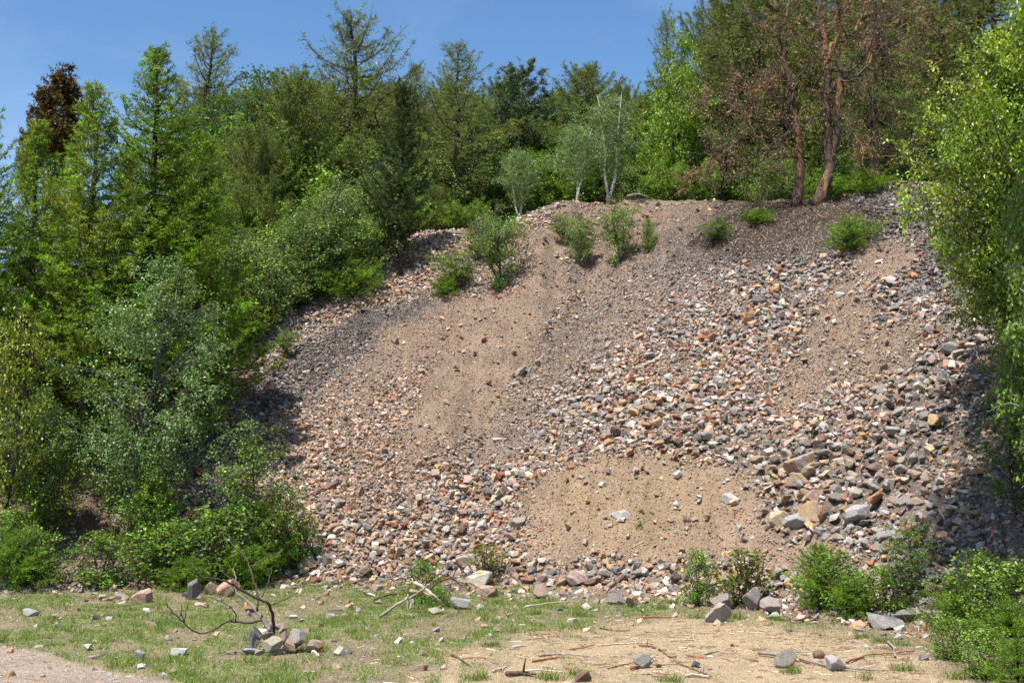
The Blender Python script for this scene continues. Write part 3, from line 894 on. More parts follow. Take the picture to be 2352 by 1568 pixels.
GREYW = (.30, .265, .23); PALEW = (.50, .42, .32); BRW = (.15, .085, .055); REDW = (.26, .11, .06); TANW = (.42, .27, .15)
brush = 'sticks heaped by the small shrub at the foot of the scree'
ST_ = [
    (c4, [(120, 1250), (330, 1080), (560, 920), (640, 900), (800, 800), (1000, 650)], 3.2, GREYW, .25, 'long grey bent log reaching left from the brush heap', brush),
    (c4, [(640, 770), (780, 790), (900, 810), (1060, 870)], 3.6, TANW, .3, 'tan barkless stick lying across the brush heap', brush),
    (c4, [(730, 630), (880, 710), (1070, 860), (1240, 1020)], 3.4, PALEW, .35, 'pale stripped stick sloping down to the right over the brush heap', brush),
    (c4, [(0, 990), (300, 890), (560, 860), (760, 800)], 2.0, BRW, .1, 'long thin brown stick reaching far left of the brush heap', brush),
    (c4, [(1000, 750), (1100, 640), (1280, 560), (1400, 570), (1560, 680), (1700, 760)], 2.0, (.10, .08, .06), .3, 'dark arched stick over the brush heap', brush),
    (c4, [(1390, 560), (1600, 510), (1900, 450)], 1.1, (.10, .08, .06), .35, 'thin dark twig pointing up right from the arched stick', brush),
    (c4, [(1250, 680), (1500, 630), (1700, 640), (1850, 720), (2020, 820)], 1.1, (.10, .08, .06), .2, 'thin dark twig drooping over the whitish rock', brush),
    (c4, [(1480, 330), (1400, 560), (1340, 800), (1300, 1000)], 1.2, (.10, .08, .06), .2, 'thin dark twig standing upright in the brush heap', brush),
    (c4, [(1050, 1130), (1250, 1070), (1480, 930)], 1.6, GREYW, .05, 'grey stick lying left of the pyramid-shaped rock', brush),
    (c4, [(1040, 1040), (1270, 1110)], 2.2, REDW, .05, 'short reddish stick on the ground under the brush heap', brush),
    (c4, [(650, 1110), (690, 900), (800, 810)], 3.0, GREYW, .2, 'grey forked log standing on end in the brush heap', brush),
    (c4, [(0, 840), (200, 890), (330, 960)], 1.2, BRW, .03, 'short brown stick on the grass left of the brush heap', brush),
    (c4, [(610, 830), (605, 1130)], 1.4, PALEW, .15, 'thin pale stick standing upright at the left of the brush heap', brush),
    (c7, [(270, 388), (340, 380), (420, 388)], 5.5, (.13, .085, .06), .02, 'thick dark brown log chunk at the bottom of the sand', None),
    (c7, [(308, 380), (420, 368), (550, 376)], 2.4, (.56, .48, .38), .05, 'pale barkless stick resting on the thick dark log chunk', None),
    (c7, [(-10, 285), (30, 300), (80, 335)], 2.6, BRW, .02, 'dark brown bent stick at the left edge of the sand', None),
    (c7, [(400, 315), (470, 305), (520, 296), (560, 296)], 2.4, REDW, .02, 'orange brown stick lying below a grey one on the sand', None),
    (c7, [(435, 288), (510, 280), (570, 284)], 3.0, GREYW, .02, 'short thick grey stick just above the orange brown stick', None),
    (c7, [(575, 276), (660, 284), (720, 290)], 1.5, GREYW, .02, 'thin grey stick right of the short thick grey stick', None),
    (c7, [(728, 236), (860, 222), (1002, 216)], 1.7, PALEW, .02, 'long straight pale stick in the middle of the sand', None),
    (c7, [(920, 94), (1000, 90), (1100, 92)], 2.4, REDW, .02, 'straight reddish stick at the back of the sand', None),
    (c7, [(365, 38), (470, 24), (585, 14)], 1.8, PALEW, .03, 'long pale stick on the grass below the stone band', None),
    (c7, [(938, 240), (1000, 242), (1050, 262), (1090, 290), (1125, 294)], 2.4, (.2, .10, .06), .03, 'crooked reddish brown stick on the right half of the sand', None),
    (c7, [(1178, 288), (1230, 292), (1282, 297)], 2.2, REDW, .02, 'straight reddish stick right of the crooked one', None),
    (c7, [(1133, 328), (1210, 352), (1300, 390)], 1.8, (.14, .1, .07), .02, 'dark slanting stick near the small dark grey stone', None),
    (c7, [(1095, 212), (1170, 206), (1240, 200)], 1.8, PALEW, .02, 'pale stick at the back right of the sand', None),
    (c7, [(300, 241), (368, 232)], 2.2, (.5, .46, .4), .01, 'short whitish piece of wood at the left of the sand', None),
    (c7, [(740, 144), (820, 156), (890, 158)], 1.6, BRW, .02, 'thin brown stick at the back centre of the sand', None),
    (c7, [(585, 256), (650, 250), (712, 238)], 2.0, REDW, .03, 'knobbly reddish stick in the centre of the sand', None),
    (c7, [(45, 298), (130, 292), (215, 303)], 1.5, (.34, .2, .12), .01, 'thin light brown stick right of the dark bent stick', None),
    (c7, [(780, 350), (850, 334), (912, 322)], 1.8, REDW, .02, 'reddish stick ending at the flat-topped grey rock', None),
    (c7, [(895, 356), (960, 338), (1003, 312)], 3.0, (.2, .09, .05), .04, 'rusty flat stick leaning on the flat-topped grey rock', None),
    (c7, [(1270, 276), (1340, 260)], 2.0, GREYW, .02, 'short grey stick near the left end of the long grey pole', None),
    (c7, [(268, 62), (276, 90)], 2.2, TANW, .05, 'short tan stub standing in the grass behind the sand', None),
    (c7, [(1170, 392), (1220, 386), (1290, 396)], 3.4, (.42, .36, .3), .02, 'thick pale weathered stick at the bottom edge of the sand', None),
    (c7, [(200, 366), (270, 345)], 3.0, (.40, .34, .27), .02, 'short flat weathered stick left of the thick dark log chunk', None),
    (c7, [(1005, 368), (1065, 370)], 2.4, (.46, .42, .36), .01, 'short whitish stick right of the flat-topped grey rock', None),
]
pole = [(1742, 1506), (1800, 1512), (1845, 1521), (1901, 1533), (1950, 1541), (2010, 1546)]
right_stick = [(1944, 1526), (1975, 1514), (2000, 1508), (2050, 1504), (2100, 1500)]
ST_.append((lambda p: p, pole, 3.8, (.23, .19, .16), .04, 'long grey pole lying across the sand under two rocks', None))
ST_.append((lambda p: p, right_stick, 2.8, (.30, .15, .09), .03, 'orange brown bent stick right of the long grey pole', None))
ST_.append((lambda p: p, [(2040, 1478), (2052, 1492), (2056, 1512)], 3.2, (.27, .24, .22), .03, 'short grey bent stick near the corner shrubs', None))
ST_.append((lambda p: p, [(1860, 1420), (1830, 1432), (1800, 1420)], 2.4, (.13, .11, .09), .06, 'dark forked stick at the base of the right shrubs', None))
ST_.append((lambda p: p, [(765, 712), (830, 695), (895, 680)], 2.6, (.12, .09, .07), .08, 'dark log lying on the stones below the small dark pine', None))
ST_.append((lambda p: p, [(905, 703), (925, 694), (955, 690)], 1.8, (.3, .25, .2), .1, 'grey curved stick on the stones right of the dark log', None))
ST_.append((lambda p: p, [(1440, 452), (1465, 446), (1490, 452)], 3.0, (.2, .16, .13), .15, 'weathered fallen log on the crest left of the dead pines', None))
ST_.append((lambda p: p, [(2120, 1335), (2200, 1346), (2300, 1360)], 1.6, (.3, .2, .14), .15, 'thin straight stick lying on the stones behind the right shrubs', None))
ST_.append((lambda p: p, [(755, 1405), (850, 1396), (960, 1388)], 1.4, (.2, .13, .09), .02, 'thin brown stick in the grass right of the cairn', None))
ST_.append((lambda p: p, [(1480, 1250), (1450, 1262)], 1.6, (.4, .3, .2), .02, 'small pale stick on the dirt mound', None))
rg = np.random.default_rng(43)
for i_, (cv, pts, r, c, lift, lab, grp) in enumerate(ST_):
    pp = np.array(cv(pts)); n = len(pp)
    lo_ = pp[np.argmax(pp[:, 1])]
    Dm = hit(pp[:, 0].mean(), lo_[1])[1] if lift >= .15 else None
    if grp and Dm: Dm = min(Dm, hit(960, 1408)[1])
    P3 = []
    for (x, y) in pp:
        if Dm is not None:
            p = at(x, y, Dm + rg.uniform(-.1, .1)); p[2] = max(p[2], float(hgt(p[0], p[1])) + r * Dm / F)
        else:
            p = hit(x, min(y, 1640)); p[2] += r * p[1] / F * .8 + lift * rg.uniform(.1, .6)
        P3.append(p)
    P3 = np.array(P3); m = P3[:, 1].mean() / F
    P3 = refine(P3, 5); P3[1:-1] += rg.normal(0, r * m * .22, P3[1:-1].shape)
    org = P3.mean(0)
    prof = np.linspace(1.12, .62, len(P3)) * np.exp(rg.normal(0, .1, len(P3)))
    wo = Wood(); wo.tube(P3 - org, r * m * prof, 7)
    if r > 1.5:       # a broken side spur
        k = rg.integers(2, len(P3) - 2); d_ = unit(rg.normal(size=3) + np.array([0, 0, .6]))
        wo.tube(np.array([P3[k] - org, P3[k] - org + d_ * r * m * 5, P3[k] - org + d_ * r * m * 8 + rg.normal(0, .01, 3)]), [r * m * .6, r * m * .4, r * m * .15], 5)
    o = wo.build('stick', M_wood, None, c); o.location = org
    tag(o, lab, 'log' if 'log' in lab else 'stick', grp)
# chunk of log
P = hit(1880, 1512); wo = Wood()
t_ = np.linspace(0, 1, 7)[:, None]; A0 = np.array([-.045, -.02, .035]); A1 = np.array([.055, .03, .02])
wo.tube(A0 * (1 - t_) + A1 * t_, [.026, .042, .046, .044, .043, .04, .022], 12)
o = wo.build('wood_chunk', M_wood, None, (.20, .12, .07)); o.location = P + np.array([0, 0, .01])
tag(o, 'short round brown chunk of wood behind the long grey pole', 'log')

# ------------------------------------------------------------------ trees
def conifer(seed, H, R, clear=.12, base=(.05, .13, .02), blade=.07, bw=.022, spacing=.17, whorl=5, droop=.25, hang=0.0, hangc=(.16, .14, .07),
            tip=.35, dens=1.0, power=.8, trunk=.012, lean=0, bark=(.06, .045, .035), upturn=.25, full=.0, tufts=3, gaps=.25, side=.42, crook=.02, step=.06, var=.25, bshow=.5):
    rg = np.random.default_rng(seed)
    wo = Wood(); lv = Leaves()
    n = 14
    tz = np.linspace(0, 1, n); P = np.stack([lean * tz ** 1.4 * H + np.cumsum(rg.normal(0, crook, n)) * H * .2, np.cumsum(rg.normal(0, crook, n)) * H * .2, tz * H], -1); P[0, :2] = 0
    rr = H * trunk * (1 - tz) ** .8 + .008; rr[0] *= 1.35
    wo.tube(P, rr, 8)
    def tp(z):
        return np.array([np.interp(z, P[:, 2], P[:, 0]), np.interp(z, P[:, 2], P[:, 1]), z])
    z = clear * H; az = 0
    while z < H * .985:
        f = (z / H - clear) / (1 - clear)
        prof = (1 - f) ** power * (.45 + .55 * smooth(np.array(f), -.02, .25)) + full * math.sin(math.pi * min(f * 1.1, 1))
        for _ in range(max(2, int(whorl * (1.1 - .45 * f)))):
            az += 2.399 + rg.normal(0, .4)
            ln = R * prof * rg.uniform(.6, 1.15) * (.5 if rg.random() < gaps else 1) + .10
            el = -droop * (1 - f) + .75 * f ** 1.5 + rg.normal(0, .10)
            dh = np.array([math.cos(az), math.sin(az), 0])
            t = np.linspace(0, 1, 6)[:, None]
            pts = tp(z) + dh * ln * t * math.cos(el) + np.array([0, 0, 1.0]) * ln * (math.sin(el) * t + upturn * t ** 2.6 - .10 * np.sin(math.pi * t))
            pts[1:] += rg.normal(0, .025 * ln, (5, 3))
            wo.tube(pts, (ln * .013 + .006) * (1 - t[:, 0] * .8), 4)
            # side shoots
            m = max(5, int(ln / .085 * dens))
            ti = rg.uniform(.12, 1, m) ** .8
            S0 = np.stack([np.interp(ti, t[:, 0], pts[:, k]) for k in range(3)], -1)
            tang = unit(pts[-1] - pts[0]); sd_ = unit(np.cross(tang, [0, 0, 1.0]))
            sg = np.where(rg.random(m) < .5, -1, 1)[:, None]
            dr = unit(sd_ * sg * rg.uniform(.4, 1.1, (m, 1)) + tang * rg.uniform(.3, 1.0, (m, 1)) + np.array([0, 0, 1.0]) * rg.normal(.02, .28, (m, 1)))
            sl = side * ln * (1.08 - ti) * rg.uniform(.5, 1.1, m) + .07 * (1 + ln * .3)
            kk = max(2, int(np.ceil(sl.mean() / step)))
            u = (np.arange(kk) + .6) / kk
            C = S0[:, None] + dr[:, None] * (sl[:, None] * u[None])[..., None]
            C[..., 2] -= (sl[:, None] * u[None] ** 2) * .25 * (1 - f)
            C = C.reshape(-1, 3)
            # along the branch itself
            mb = max(3, int(ln / step)); tb = rg.uniform(.15, 1.0, mb)
            Cb = np.stack([np.interp(tb, t[:, 0], pts[:, k]) for k in range(3)], -1)
            C = np.vstack([C, Cb]); D_ = np.vstack([np.repeat(dr, kk, 0), np.tile(tang, (mb, 1))])
            C = np.repeat(C, tufts, 0) + rg.normal(0, .018, (len(C) * tufts, 3))
            A = unit(np.repeat(D_, tufts, 0) * .8 + rand_dir(rg, len(C)) * .9 + np.array([0, 0, .15]))
            k_ = tints(rg, base, 1, var * 1.1, .08)[0]
            lv.blades(rg, C, A, blade * rg.uniform(.6, 1.3, len(C)), bw, tints(rg, k_, len(C), var))
            if hang > 0:
                mh = int(m * hang * 2.2)
                if mh:
                    th = rg.uniform(.25, 1, mh)
                    Hb = np.stack([np.interp(th, t[:, 0], pts[:, k]) for k in range(3)], -1) + sd_ * rg.normal(0, .25, (mh, 1)) * ln * .35
                    hl = rg.uniform(.10, .42, mh) * (.6 + .4 * ln)
                    kh = 6; u = (np.arange(kh) + .5) / kh
                    C = Hb[:, None] + np.stack([rg.normal(0, .04, (mh, kh)), rg.normal(0, .04, (mh, kh)), -hl[:, None] * u[None]], -1)
                    C = np.repeat(C.reshape(-1, 3), 2, 0)
                    A = unit(rand_dir(rg, len(C)) * .55 + np.array([0, 0, -1.0]))
                    mixc = np.where(rg.random((len(C), 1)) < .5, np.array(hangc)[None], np.array(base)[None] * .9)
                    lv.blades(rg, C, A, blade * .95 * rg.uniform(.7, 1.3, len(C)), bw * .8, mixc * np.exp(rg.normal(0, var, (len(C), 1))))
        z += spacing * rg.uniform(.7, 1.3) * (H / 9) ** .3 * (1 - .45 * f)
    return wo, lv, bark


def broadleaf(seed, H, R, clear=.3, clumps=60, base=(.07, .15, .03), leaf=.08, lw=.055, twigs=10, tl=.45, per=9, shape=(1, 1), bark=(.08, .07, .055),
              stems=1, spread=.12, trunk=.016, up=.35, droop=0., shell=.75, var=.25, lean=(0, 0), flat=.4, limb=1.0, round_=1.0):
    rg = np.random.default_rng(seed)
    wo = Wood(); lv = Leaves()
    stems_ = []
    for s in range(stems):
        n = 10; tz = np.linspace(0, 1, n); a = rg.uniform(0, 6.28) if stems > 1 else 0
        sp = spread * H * rg.uniform(.5, 1.2) if stems > 1 else 0
        h = H * (.93 if s == 0 else rg.uniform(.65, .92))
        P = np.stack([math.cos(a) * sp * tz + lean[0] * H * tz ** 1.3, math.sin(a) * sp * tz + lean[1] * H * tz ** 1.3, tz * h], -1)
        P[1:, :2] += np.cumsum(rg.normal(0, .008 * H, (n - 1, 2)), 0)
        wo.tube(P, (H * trunk / (1 if stems == 1 else 1.5)) * (1 - tz) ** .75 + .004, 7)
        stems_.append(P)
    cz = (clear + 1) / 2 * H; rz = (1 - clear) / 2 * H
    for c in range(clumps):
        d = rand_dir(rg, 1)[0]; r = rg.uniform(.25, 1) ** (1 - shell * .7)
        # lumpy envelope
        lum = .72 + .5 * float(vnoise(np.array(d[0] * 2.2 + 5 + seed), np.array(d[2] * 2.2 + math.atan2(d[1], d[0]))))
        C = np.array([d[0] * R * shape[0], d[1] * R * shape[1], d[2] * rz]) * r * lum
        tz = (C[2] / rz + 1) / 2
        wfac = (1 - abs(2 * tz - .85) ** 2.2 * .45) if round_ else 1
        C[:2] *= wfac
        C += np.array([lean[0] * H * (C[2] + cz) / H, lean[1] * H * (C[2] + cz) / H, cz])
        C[2] = max(C[2], .08 * H if clear > .05 else .06)
        S = stems_[rg.integers(len(stems_))]
        z0 = np.clip(C[2] - np.linalg.norm(C[:2]) * rg.uniform(.35, .9), .04 * H, S[-1, 2] * .97)
        B = np.array([np.interp(z0, S[:, 2], S[:, 0]), np.interp(z0, S[:, 2], S[:, 1]), z0])
        t = np.linspace(0, 1, 6)[:, None]
        mid = (B + C) / 2 + np.array([0, 0, .10 * np.linalg.norm(C - B)]) + rg.normal(0, .05 * R, 3)
        pts = (1 - t) ** 2 * B + 2 * t * (1 - t) * mid + t * t * C
        ln = np.linalg.norm(C - B)
        wo.tube(pts, (.010 * ln + .004) * (1 - .75 * t[:, 0]) * limb, 4)
        outd = unit(np.append((C - B)[:2], 0.2 * R))
        dirs = unit(rand_dir(rg, twigs) * 1.0 + outd * .6 + np.array([0, 0, up - droop]))
        l_ = tl * rg.uniform(.45, 1.1, twigs)
        s0 = pts[rg.integers(2, 6, twigs)]
        for q_ in range(min(twigs, 5)):
            wo.tube(np.array([s0[q_], s0[q_] + dirs[q_] * l_[q_] * .5, s0[q_] + dirs[q_] * l_[q_] + np.array([0, 0, -droop * .3 * l_[q_]])]), np.array([.005, .0035, .002]) * (limb * .7 if limb < 1 else 1), 3)
        u = rg.uniform(.15, 1.05, (twigs, per))
        LC = s0[:, None] + dirs[:, None] * (l_[:, None] * u)[..., None]
        LC[..., 2] -= droop * .35 * (l_[:, None] * u * u)
        LC = LC.reshape(-1, 3) + rg.normal(0, .045, (twigs * per, 3))
        A = unit(np.repeat(dirs, per, 0) * .5 + rand_dir(rg, len(LC)) * .9 + np.array([0, 0, -.25 - droop]))
        k_ = tints(rg, base, 1, var * .9, .07)[0]
        lv.leaves(rg, LC, A, leaf * rg.uniform(.6, 1.25, len(LC)), lw * rg.uniform(.7, 1.2, len(LC)), tints(rg, k_, len(LC), var), flat)
    return wo, lv, bark


PROTO = {}


def make(kind, wo, lv, bark, mats):
    PROTO[kind] = (wo.build(kind + '_trunk', mats[0], None, bark, False).data, lv.build(kind + '_crown', mats[1], None, False).data)
    return kind


def tree_at(name, kind, loc, H, H0, rz, label, cat='tree', group=None, wide=1.0, crown='crown'):
    r = empty(name, loc, rz)
    s = H / H0
    r.scale = (s * wide, s * wide, s)
    tag(r, label, cat, group)
    for nm, me in (('trunk', PROTO[kind][0]), (crown, PROTO[kind][1])):
        c = bpy.data.objects.new(nm, me); link(c, r)
    return r


def top_h(px, D, top, g=None):
    g = ground(px, D) if g is None else g
    return at(px, top, D)[2] - g[2]


BRIGHT = (.15, .24, .022); OLIVE = (.15, .18, .045); GREYG = (.085, .135, .045); DARKP = (.06, .085, .022)
make('larch_fresh_a', *conifer(1, 9, 2.5, .07, BRIGHT, .085, .024, .17, 5, .12, .10, (.20, .18, .07), upturn=.30, gaps=.3, dens=1.0), (M_bark, M_needle))
make('larch_fresh_b', *conifer(2, 9, 2.1, .06, (.18, .26, .028), .085, .024, .18, 5, .15, .25, (.20, .17, .07), upturn=.28, gaps=.3), (M_bark, M_needle))
make('larch_old_a', *conifer(3, 9, 2.8, .16, OLIVE, .085, .021, .27, 5, .38, .6, (.18, .15, .07), upturn=.34, gaps=.35, dens=.7, side=.5, trunk=.016, crook=.03, power=.65, full=.1), (M_bark, M_needle))
make('larch_old_b', *conifer(4, 9, 2.6, .16, (.155, .19, .05), .085, .021, .30, 5, .34, .5, (.19, .155, .08), upturn=.34, gaps=.4, dens=.7, side=.5, trunk=.014, crook=.035, power=.7), (M_bark, M_needle))
make('larch_old_c', *conifer(5, 8, 3.2, .08, (.145, .19, .035), .09, .026, .22, 6, .15, .7, (.18, .15, .07), upturn=.12, gaps=.3, dens=.85, trunk=.012, power=.45, full=.15), (M_bark, M_needle))
make('pine_dark', *conifer(6, 9, 1.9, .14, DARKP, .13, .024, .22, 6, .05, 0, upturn=.35, gaps=.2, dens=.75, tufts=11, side=.32, step=.15, power=.5, full=.1, var=.2, trunk=.010), (M_bark, M_pine))
make('pine_small', *conifer(7, 6, 1.3, .45, (.09, .13, .06), .13, .026, .22, 6, -.1, 0, upturn=.4, gaps=.3, dens=.6, tufts=8, side=.35, step=.15, power=.45, full=.15, trunk=.014, bark=(.16, .085, .05)), (M_bark, M_pine))
make('conifer_brown', *broadleaf(8, 11, 1.6, .5, 150, (.085, .058, .018), .15, .07, 14, .38, 12, up=.5, bark=(.08, .06, .045), shell=.5, trunk=.012, var=.3), (M_bark, M_pine))
make('larch_young', *conifer(9, 2, 1.0, .03, (.14, .24, .02), .06, .016, .12, 5, -.12, 0, upturn=.15, gaps=.25, dens=1.0, step=.05, power=.55, full=.2, side=.5), (M_bark, M_needle))
make('larch_low', *conifer(10, 1.2, 1.1, .02, (.13, .23, .02), .06, .016, .11, 5, -.05, 0, upturn=.10, gaps=.2, dens=1.0, step=.05, power=.35, full=.1, side=.5), (M_bark, M_needle))
make('beech', *broadleaf(20, 9, 2.4, .25, 130, (.07, .15, .022), .11, .075, 12, .6, 9, up=.75, shell=.8), (M_bark, M_leaf))
make('maple', *broadleaf(21, 7, 2.2, .2, 120, (.20, .30, .025), .11, .08, 12, .5, 9, up=.3, shell=.8), (M_bark, M_leaf))
make('ash', *broadleaf(22, 5, 2.2, .04, 130, (.155, .25, .022), .11, .075, 12, .5, 9, up=.3, shell=.7, stems=3), (M_bark, M_leaf))
make('birch_tree', *broadleaf(23, 6, 1.7, .25, 120, (.16, .23, .07), .07, .055, 11, .46, 10, up=.2, droop=.35, bark=(.62, .60, .55), stems=2, spread=.16, trunk=.017, limb=.45), (M_birch, M_birchleaf))
make('birch_near', *broadleaf(24, 7, 2.0, .12, 110, (.15, .23, .075), .06, .05, 14, .5, 14, up=.1, droop=.4, bark=(.12, .11, .10), trunk=.011, lean=(.10, 0), shell=.8), (M_birch, M_birchleaf))
make('birch_shrub', *broadleaf(25, 2.6, 1.25, .03, 80, (.15, .21, .05), .055, .045, 12, .36, 11, up=.35, stems=5, spread=.3, bark=(.10, .08, .07), droop=.1), (M_bark, M_birchleaf))
make('birch_shrub_b', *broadleaf(26, 2.6, 1.0, .05, 62, (.18, .25, .055), .055, .045, 11, .3, 10, up=.5, stems=5, spread=.3, bark=(.10, .08, .07), round_=0, shell=.45), (M_bark, M_birchleaf))
make('birch_sapling', *broadleaf(27, 3.4, .95, .05, 70, (.15, .24, .03), .055, .045, 8, .32, 7, up=.25, droop=.2, bark=(.09, .07, .06), trunk=.008, shell=.5, round_=0), (M_bark, M_birchleaf))
make('leafy_shrub', *broadleaf(28, 1.3, .7, .03, 40, (.15, .25, .03), .055, .045, 8, .26, 7, up=.4, stems=5, spread=.3, bark=(.10, .08, .06)), (M_bark, M_birchleaf))
make('yellow_shrub', *broadleaf(29, 3.2, 1.2, .15, 60, (.20, .25, .02), .07, .045, 9, .42, 9, up=.1, stems=2, spread=.2, flat=1.0, bark=(.08, .07, .055)), (M_bark, M_leaf))
make('twiggy_shrub', *broadleaf(30, .9, .32, .2, 16, (.15, .16, .02), .055, .05, 5, .14, 5, up=.5, stems=6, spread=.3, bark=(.12, .09, .07)), (M_bark, M_leaf))

# --- left group, near
def T(name, kind, px, D, top, H0, label, rz=0, cat='tree', group=None, wide=1.0, g=None, crown='crown'):
    g = ground(px, D) if g is None else g
    H_ = top_h(px, D, top, g)
    return tree_at(name, kind, g - np.array([0, 0, .03]), H_, H0, rz, label, cat, group, wide * 1.0, crown)


lg = 'fresh green larches on the left of the slope'
T('larch_tree', 'larch_fresh_a', 322, 22.5, 112, 9, 'tallest bright green larch on the left with a pointed top', .3, group=lg, wide=1.3)
T('larch_tree', 'larch_fresh_b', 195, 21.5, 190, 9, 'bright green larch with a bare brown trunk, left of the tallest one', 1.3, group=lg, wide=1.25)
T('larch_tree', 'larch_fresh_a', 445, 22.8, 300, 9, 'lower bright green larch whose branches overhang the left scree', 2.2, group=lg, wide=1.12)
T('larch_tree', 'larch_fresh_b', 60, 22.5, 280, 9, 'bright green larch near the left edge below the brown conifer', 3.3, group=lg, wide=1.3)
T('larch_tree', 'larch_fresh_a', -60, 21.0, 215, 9, 'bright green larch cut off by the left edge', 4.2, group=lg, wide=1.05)
T('larch_tree', 'larch_fresh_b', 265, 24.0, 330, 9, 'bright green larch standing behind the tallest one', 5.2, group=lg, wide=1.15)
T('larch_tree', 'larch_fresh_a', 130, 24.5, 330, 9, 'dense larch filling the gap behind the two left larches', 1.2, group=lg, wide=1.2)
T('larch_tree', 'larch_fresh_b', 400, 25.5, 360, 9, 'larch behind the overhanging one, at the wood edge', 2.2, group=lg, wide=1.2)
T('larch_tree', 'larch_fresh_a', -170, 24, 330, 9, 'larch standing mostly beyond the left edge of the photo', 2.9, group=lg, wide=1.2)
T('birch_tree', 'birch_near', 300, 20.0, 575, 7, 'silvery leaved leaning birch in front of the left larches', .2, wide=1.15)
T('birch_tree', 'birch_near', 120, 19.6, 880, 7, 'crooked birch with a bare lower trunk at the dark bank', 2.6, wide=1.1)
T('yellow_shrub', 'yellow_shrub', 15, 19.0, 690, 3.2, 'yellow green tree with layered leaves at the left edge', .5, wide=.6)
T('yellow_shrub', 'yellow_shrub', 110, 19.4, 1000, 3.2, 'low yellow green shrub on the dark bank', 1.9, 'shrub', wide=1.2)

# --- trees behind the crest
og = 'old larches in the wood behind the slope'
T('larch_tree', 'larch_old_b', 458, 42, 66, 9, 'slim pale larch with a narrow spire behind the left larches', .4, group=og, wide=1.25)
T('beech_tree', 'beech', 590, 44, 150, 9, 'dark green beech with upswept twigs behind the drooping larch', .8, wide=1.2)
T('beech_tree', 'beech', 690, 46, 165, 9, 'second dark green beech, right of the first one', 3.1, wide=1.1)
T('larch_tree', 'larch_old_c', 665, 36, 190, 8, 'broad olive larch with curtains of hanging twigs', .1, group=og, wide=1.0)
T('larch_tree', 'larch_old_c', 560, 34, 300, 8, 'lower olive larch left of the broad one', 2.1, group=og, wide=.8)
T('larch_tree', 'larch_old_a', 812, 40, 22, 9, 'tallest open larch in the middle with visible trunk and layered branches', 1.0, group=og, wide=1.35)
T('pine_tree', 'pine_dark', 917, 29.0, 172, 9, 'dense dark green pine standing on the upper slope', .6, wide=.84, g=hit(917, 636))
T('larch_tree', 'larch_old_b', 1035, 35.5, 88, 9, 'open larch with a dark leaning trunk right of the dark pine', 2.0, group=og, wide=1.45)
T('larch_tree', 'larch_old_a', 940, 43, 150, 9, 'larch peeping out behind the dark pine', 4.0, group=og, wide=.9)
T('pine_tree', 'pine_small', 1187, 40, 168, 6, 'slender blue green pine with a reddish trunk in the saddle', .5, wide=1.2)
T('larch_tree', 'larch_old_c', 1350, 38, 158, 8, 'bushy fresh green larch with a rounded top behind the birches', 3.0, group=og, wide=1.0)
T('larch_tree', 'larch_old_c', 1270, 41, 225, 8, 'bushy larch left of the rounded one', 1.0, group=og, wide=.75)
T('larch_tree', 'larch_old_c', 1445, 42, 205, 8, 'bushy larch right of the rounded one', 5.0, group=og, wide=.75)
T('larch_tree', 'larch_old_b', 1552, 44, 18, 9, 'thin larch spire rising above the yellow maple', 5.0, group=og, wide=.7)
T('maple_tree', 'maple', 1575, 36, 62, 7, 'bright yellow green maple left of the dead pines', .4, wide=.55)
T('larch_tree', 'larch_old_a', 1700, 37, -90, 9, 'tall dark larch directly behind the dead pines', 2.5, group=og, wide=1.0)
T('larch_tree', 'larch_old_a', 1860, 40, -180, 9, 'tallest larch behind the twin dead pines, cut off by the top edge', .9, group=og, wide=.9)
T('larch_tree', 'larch_old_a', 2032, 31, -240, 9, 'larch with a thick furrowed trunk on the crest right of the dead pines', 3.9, group=og, wide=.82)
T('larch_tree', 'larch_old_b', 2180, 34, -130, 9, 'larch between the thick trunked one and the yellow oak', 5.4, group=og, wide=.95)
T('larch_tree', 'larch_old_a', 2330, 33, -220, 9, 'tall larch behind the yellow oak at the right edge', 1.4, group=og, wide=1.0)
T('larch_tree', 'larch_old_c', 1640, 40, 110, 8, 'dark larch filling the space under the yellow maple', 1.4, group=og, wide=.8)
T('conifer_tree', 'conifer_brown', 112, 44, 138, 11, 'dark brown rounded conifer against the sky on the far left', .4, wide=.95)
T('conifer_tree', 'conifer_brown', 38, 45, 252, 11, 'small dark brown conifer tip left of the rounded one', 2.4, wide=.5)
T('birch_tree', 'birch_tree', 1400, 32.4, 205, 6, 'tall white-stemmed birch on the crest with a forked trunk', .9, wide=1.15)
T('birch_tree', 'birch_tree', 1325, 31.9, 270, 6, 'thin white birch left of the forked birch', 2.9, wide=1.1)
T('birch_tree', 'birch_tree', 1195, 32.6, 330, 6, 'small thin birch behind the saddle', 4.1, wide=1.2)

for q_, (px_, D_, tp__, lab_) in enumerate([(1780, 38.5, -60, 'dark larch seen between the stems of the dead pines'), (1950, 37, -90, 'dark larch right behind the larger dead pine'), (2110, 36, -40, 'olive larch left of the yellow oak top'),
                                    (2250, 35, -60, 'olive larch above the yellow oak'), (1690, 42, 20, 'olive larch above left of the dead pines'), (500, 38, 330, 'olive larch low behind the overhanging one'), (760, 41, 240, 'olive larch left of the tallest open larch'), (880, 44, 200, 'olive larch right of the tallest open larch'), (1110, 42, 230, 'olive larch left of the slender pine')]):
    T('larch_tree', 'larch_old_c', px_, D_, tp__, 8, lab_, q_ * 1.3, group=og, wide=.85)
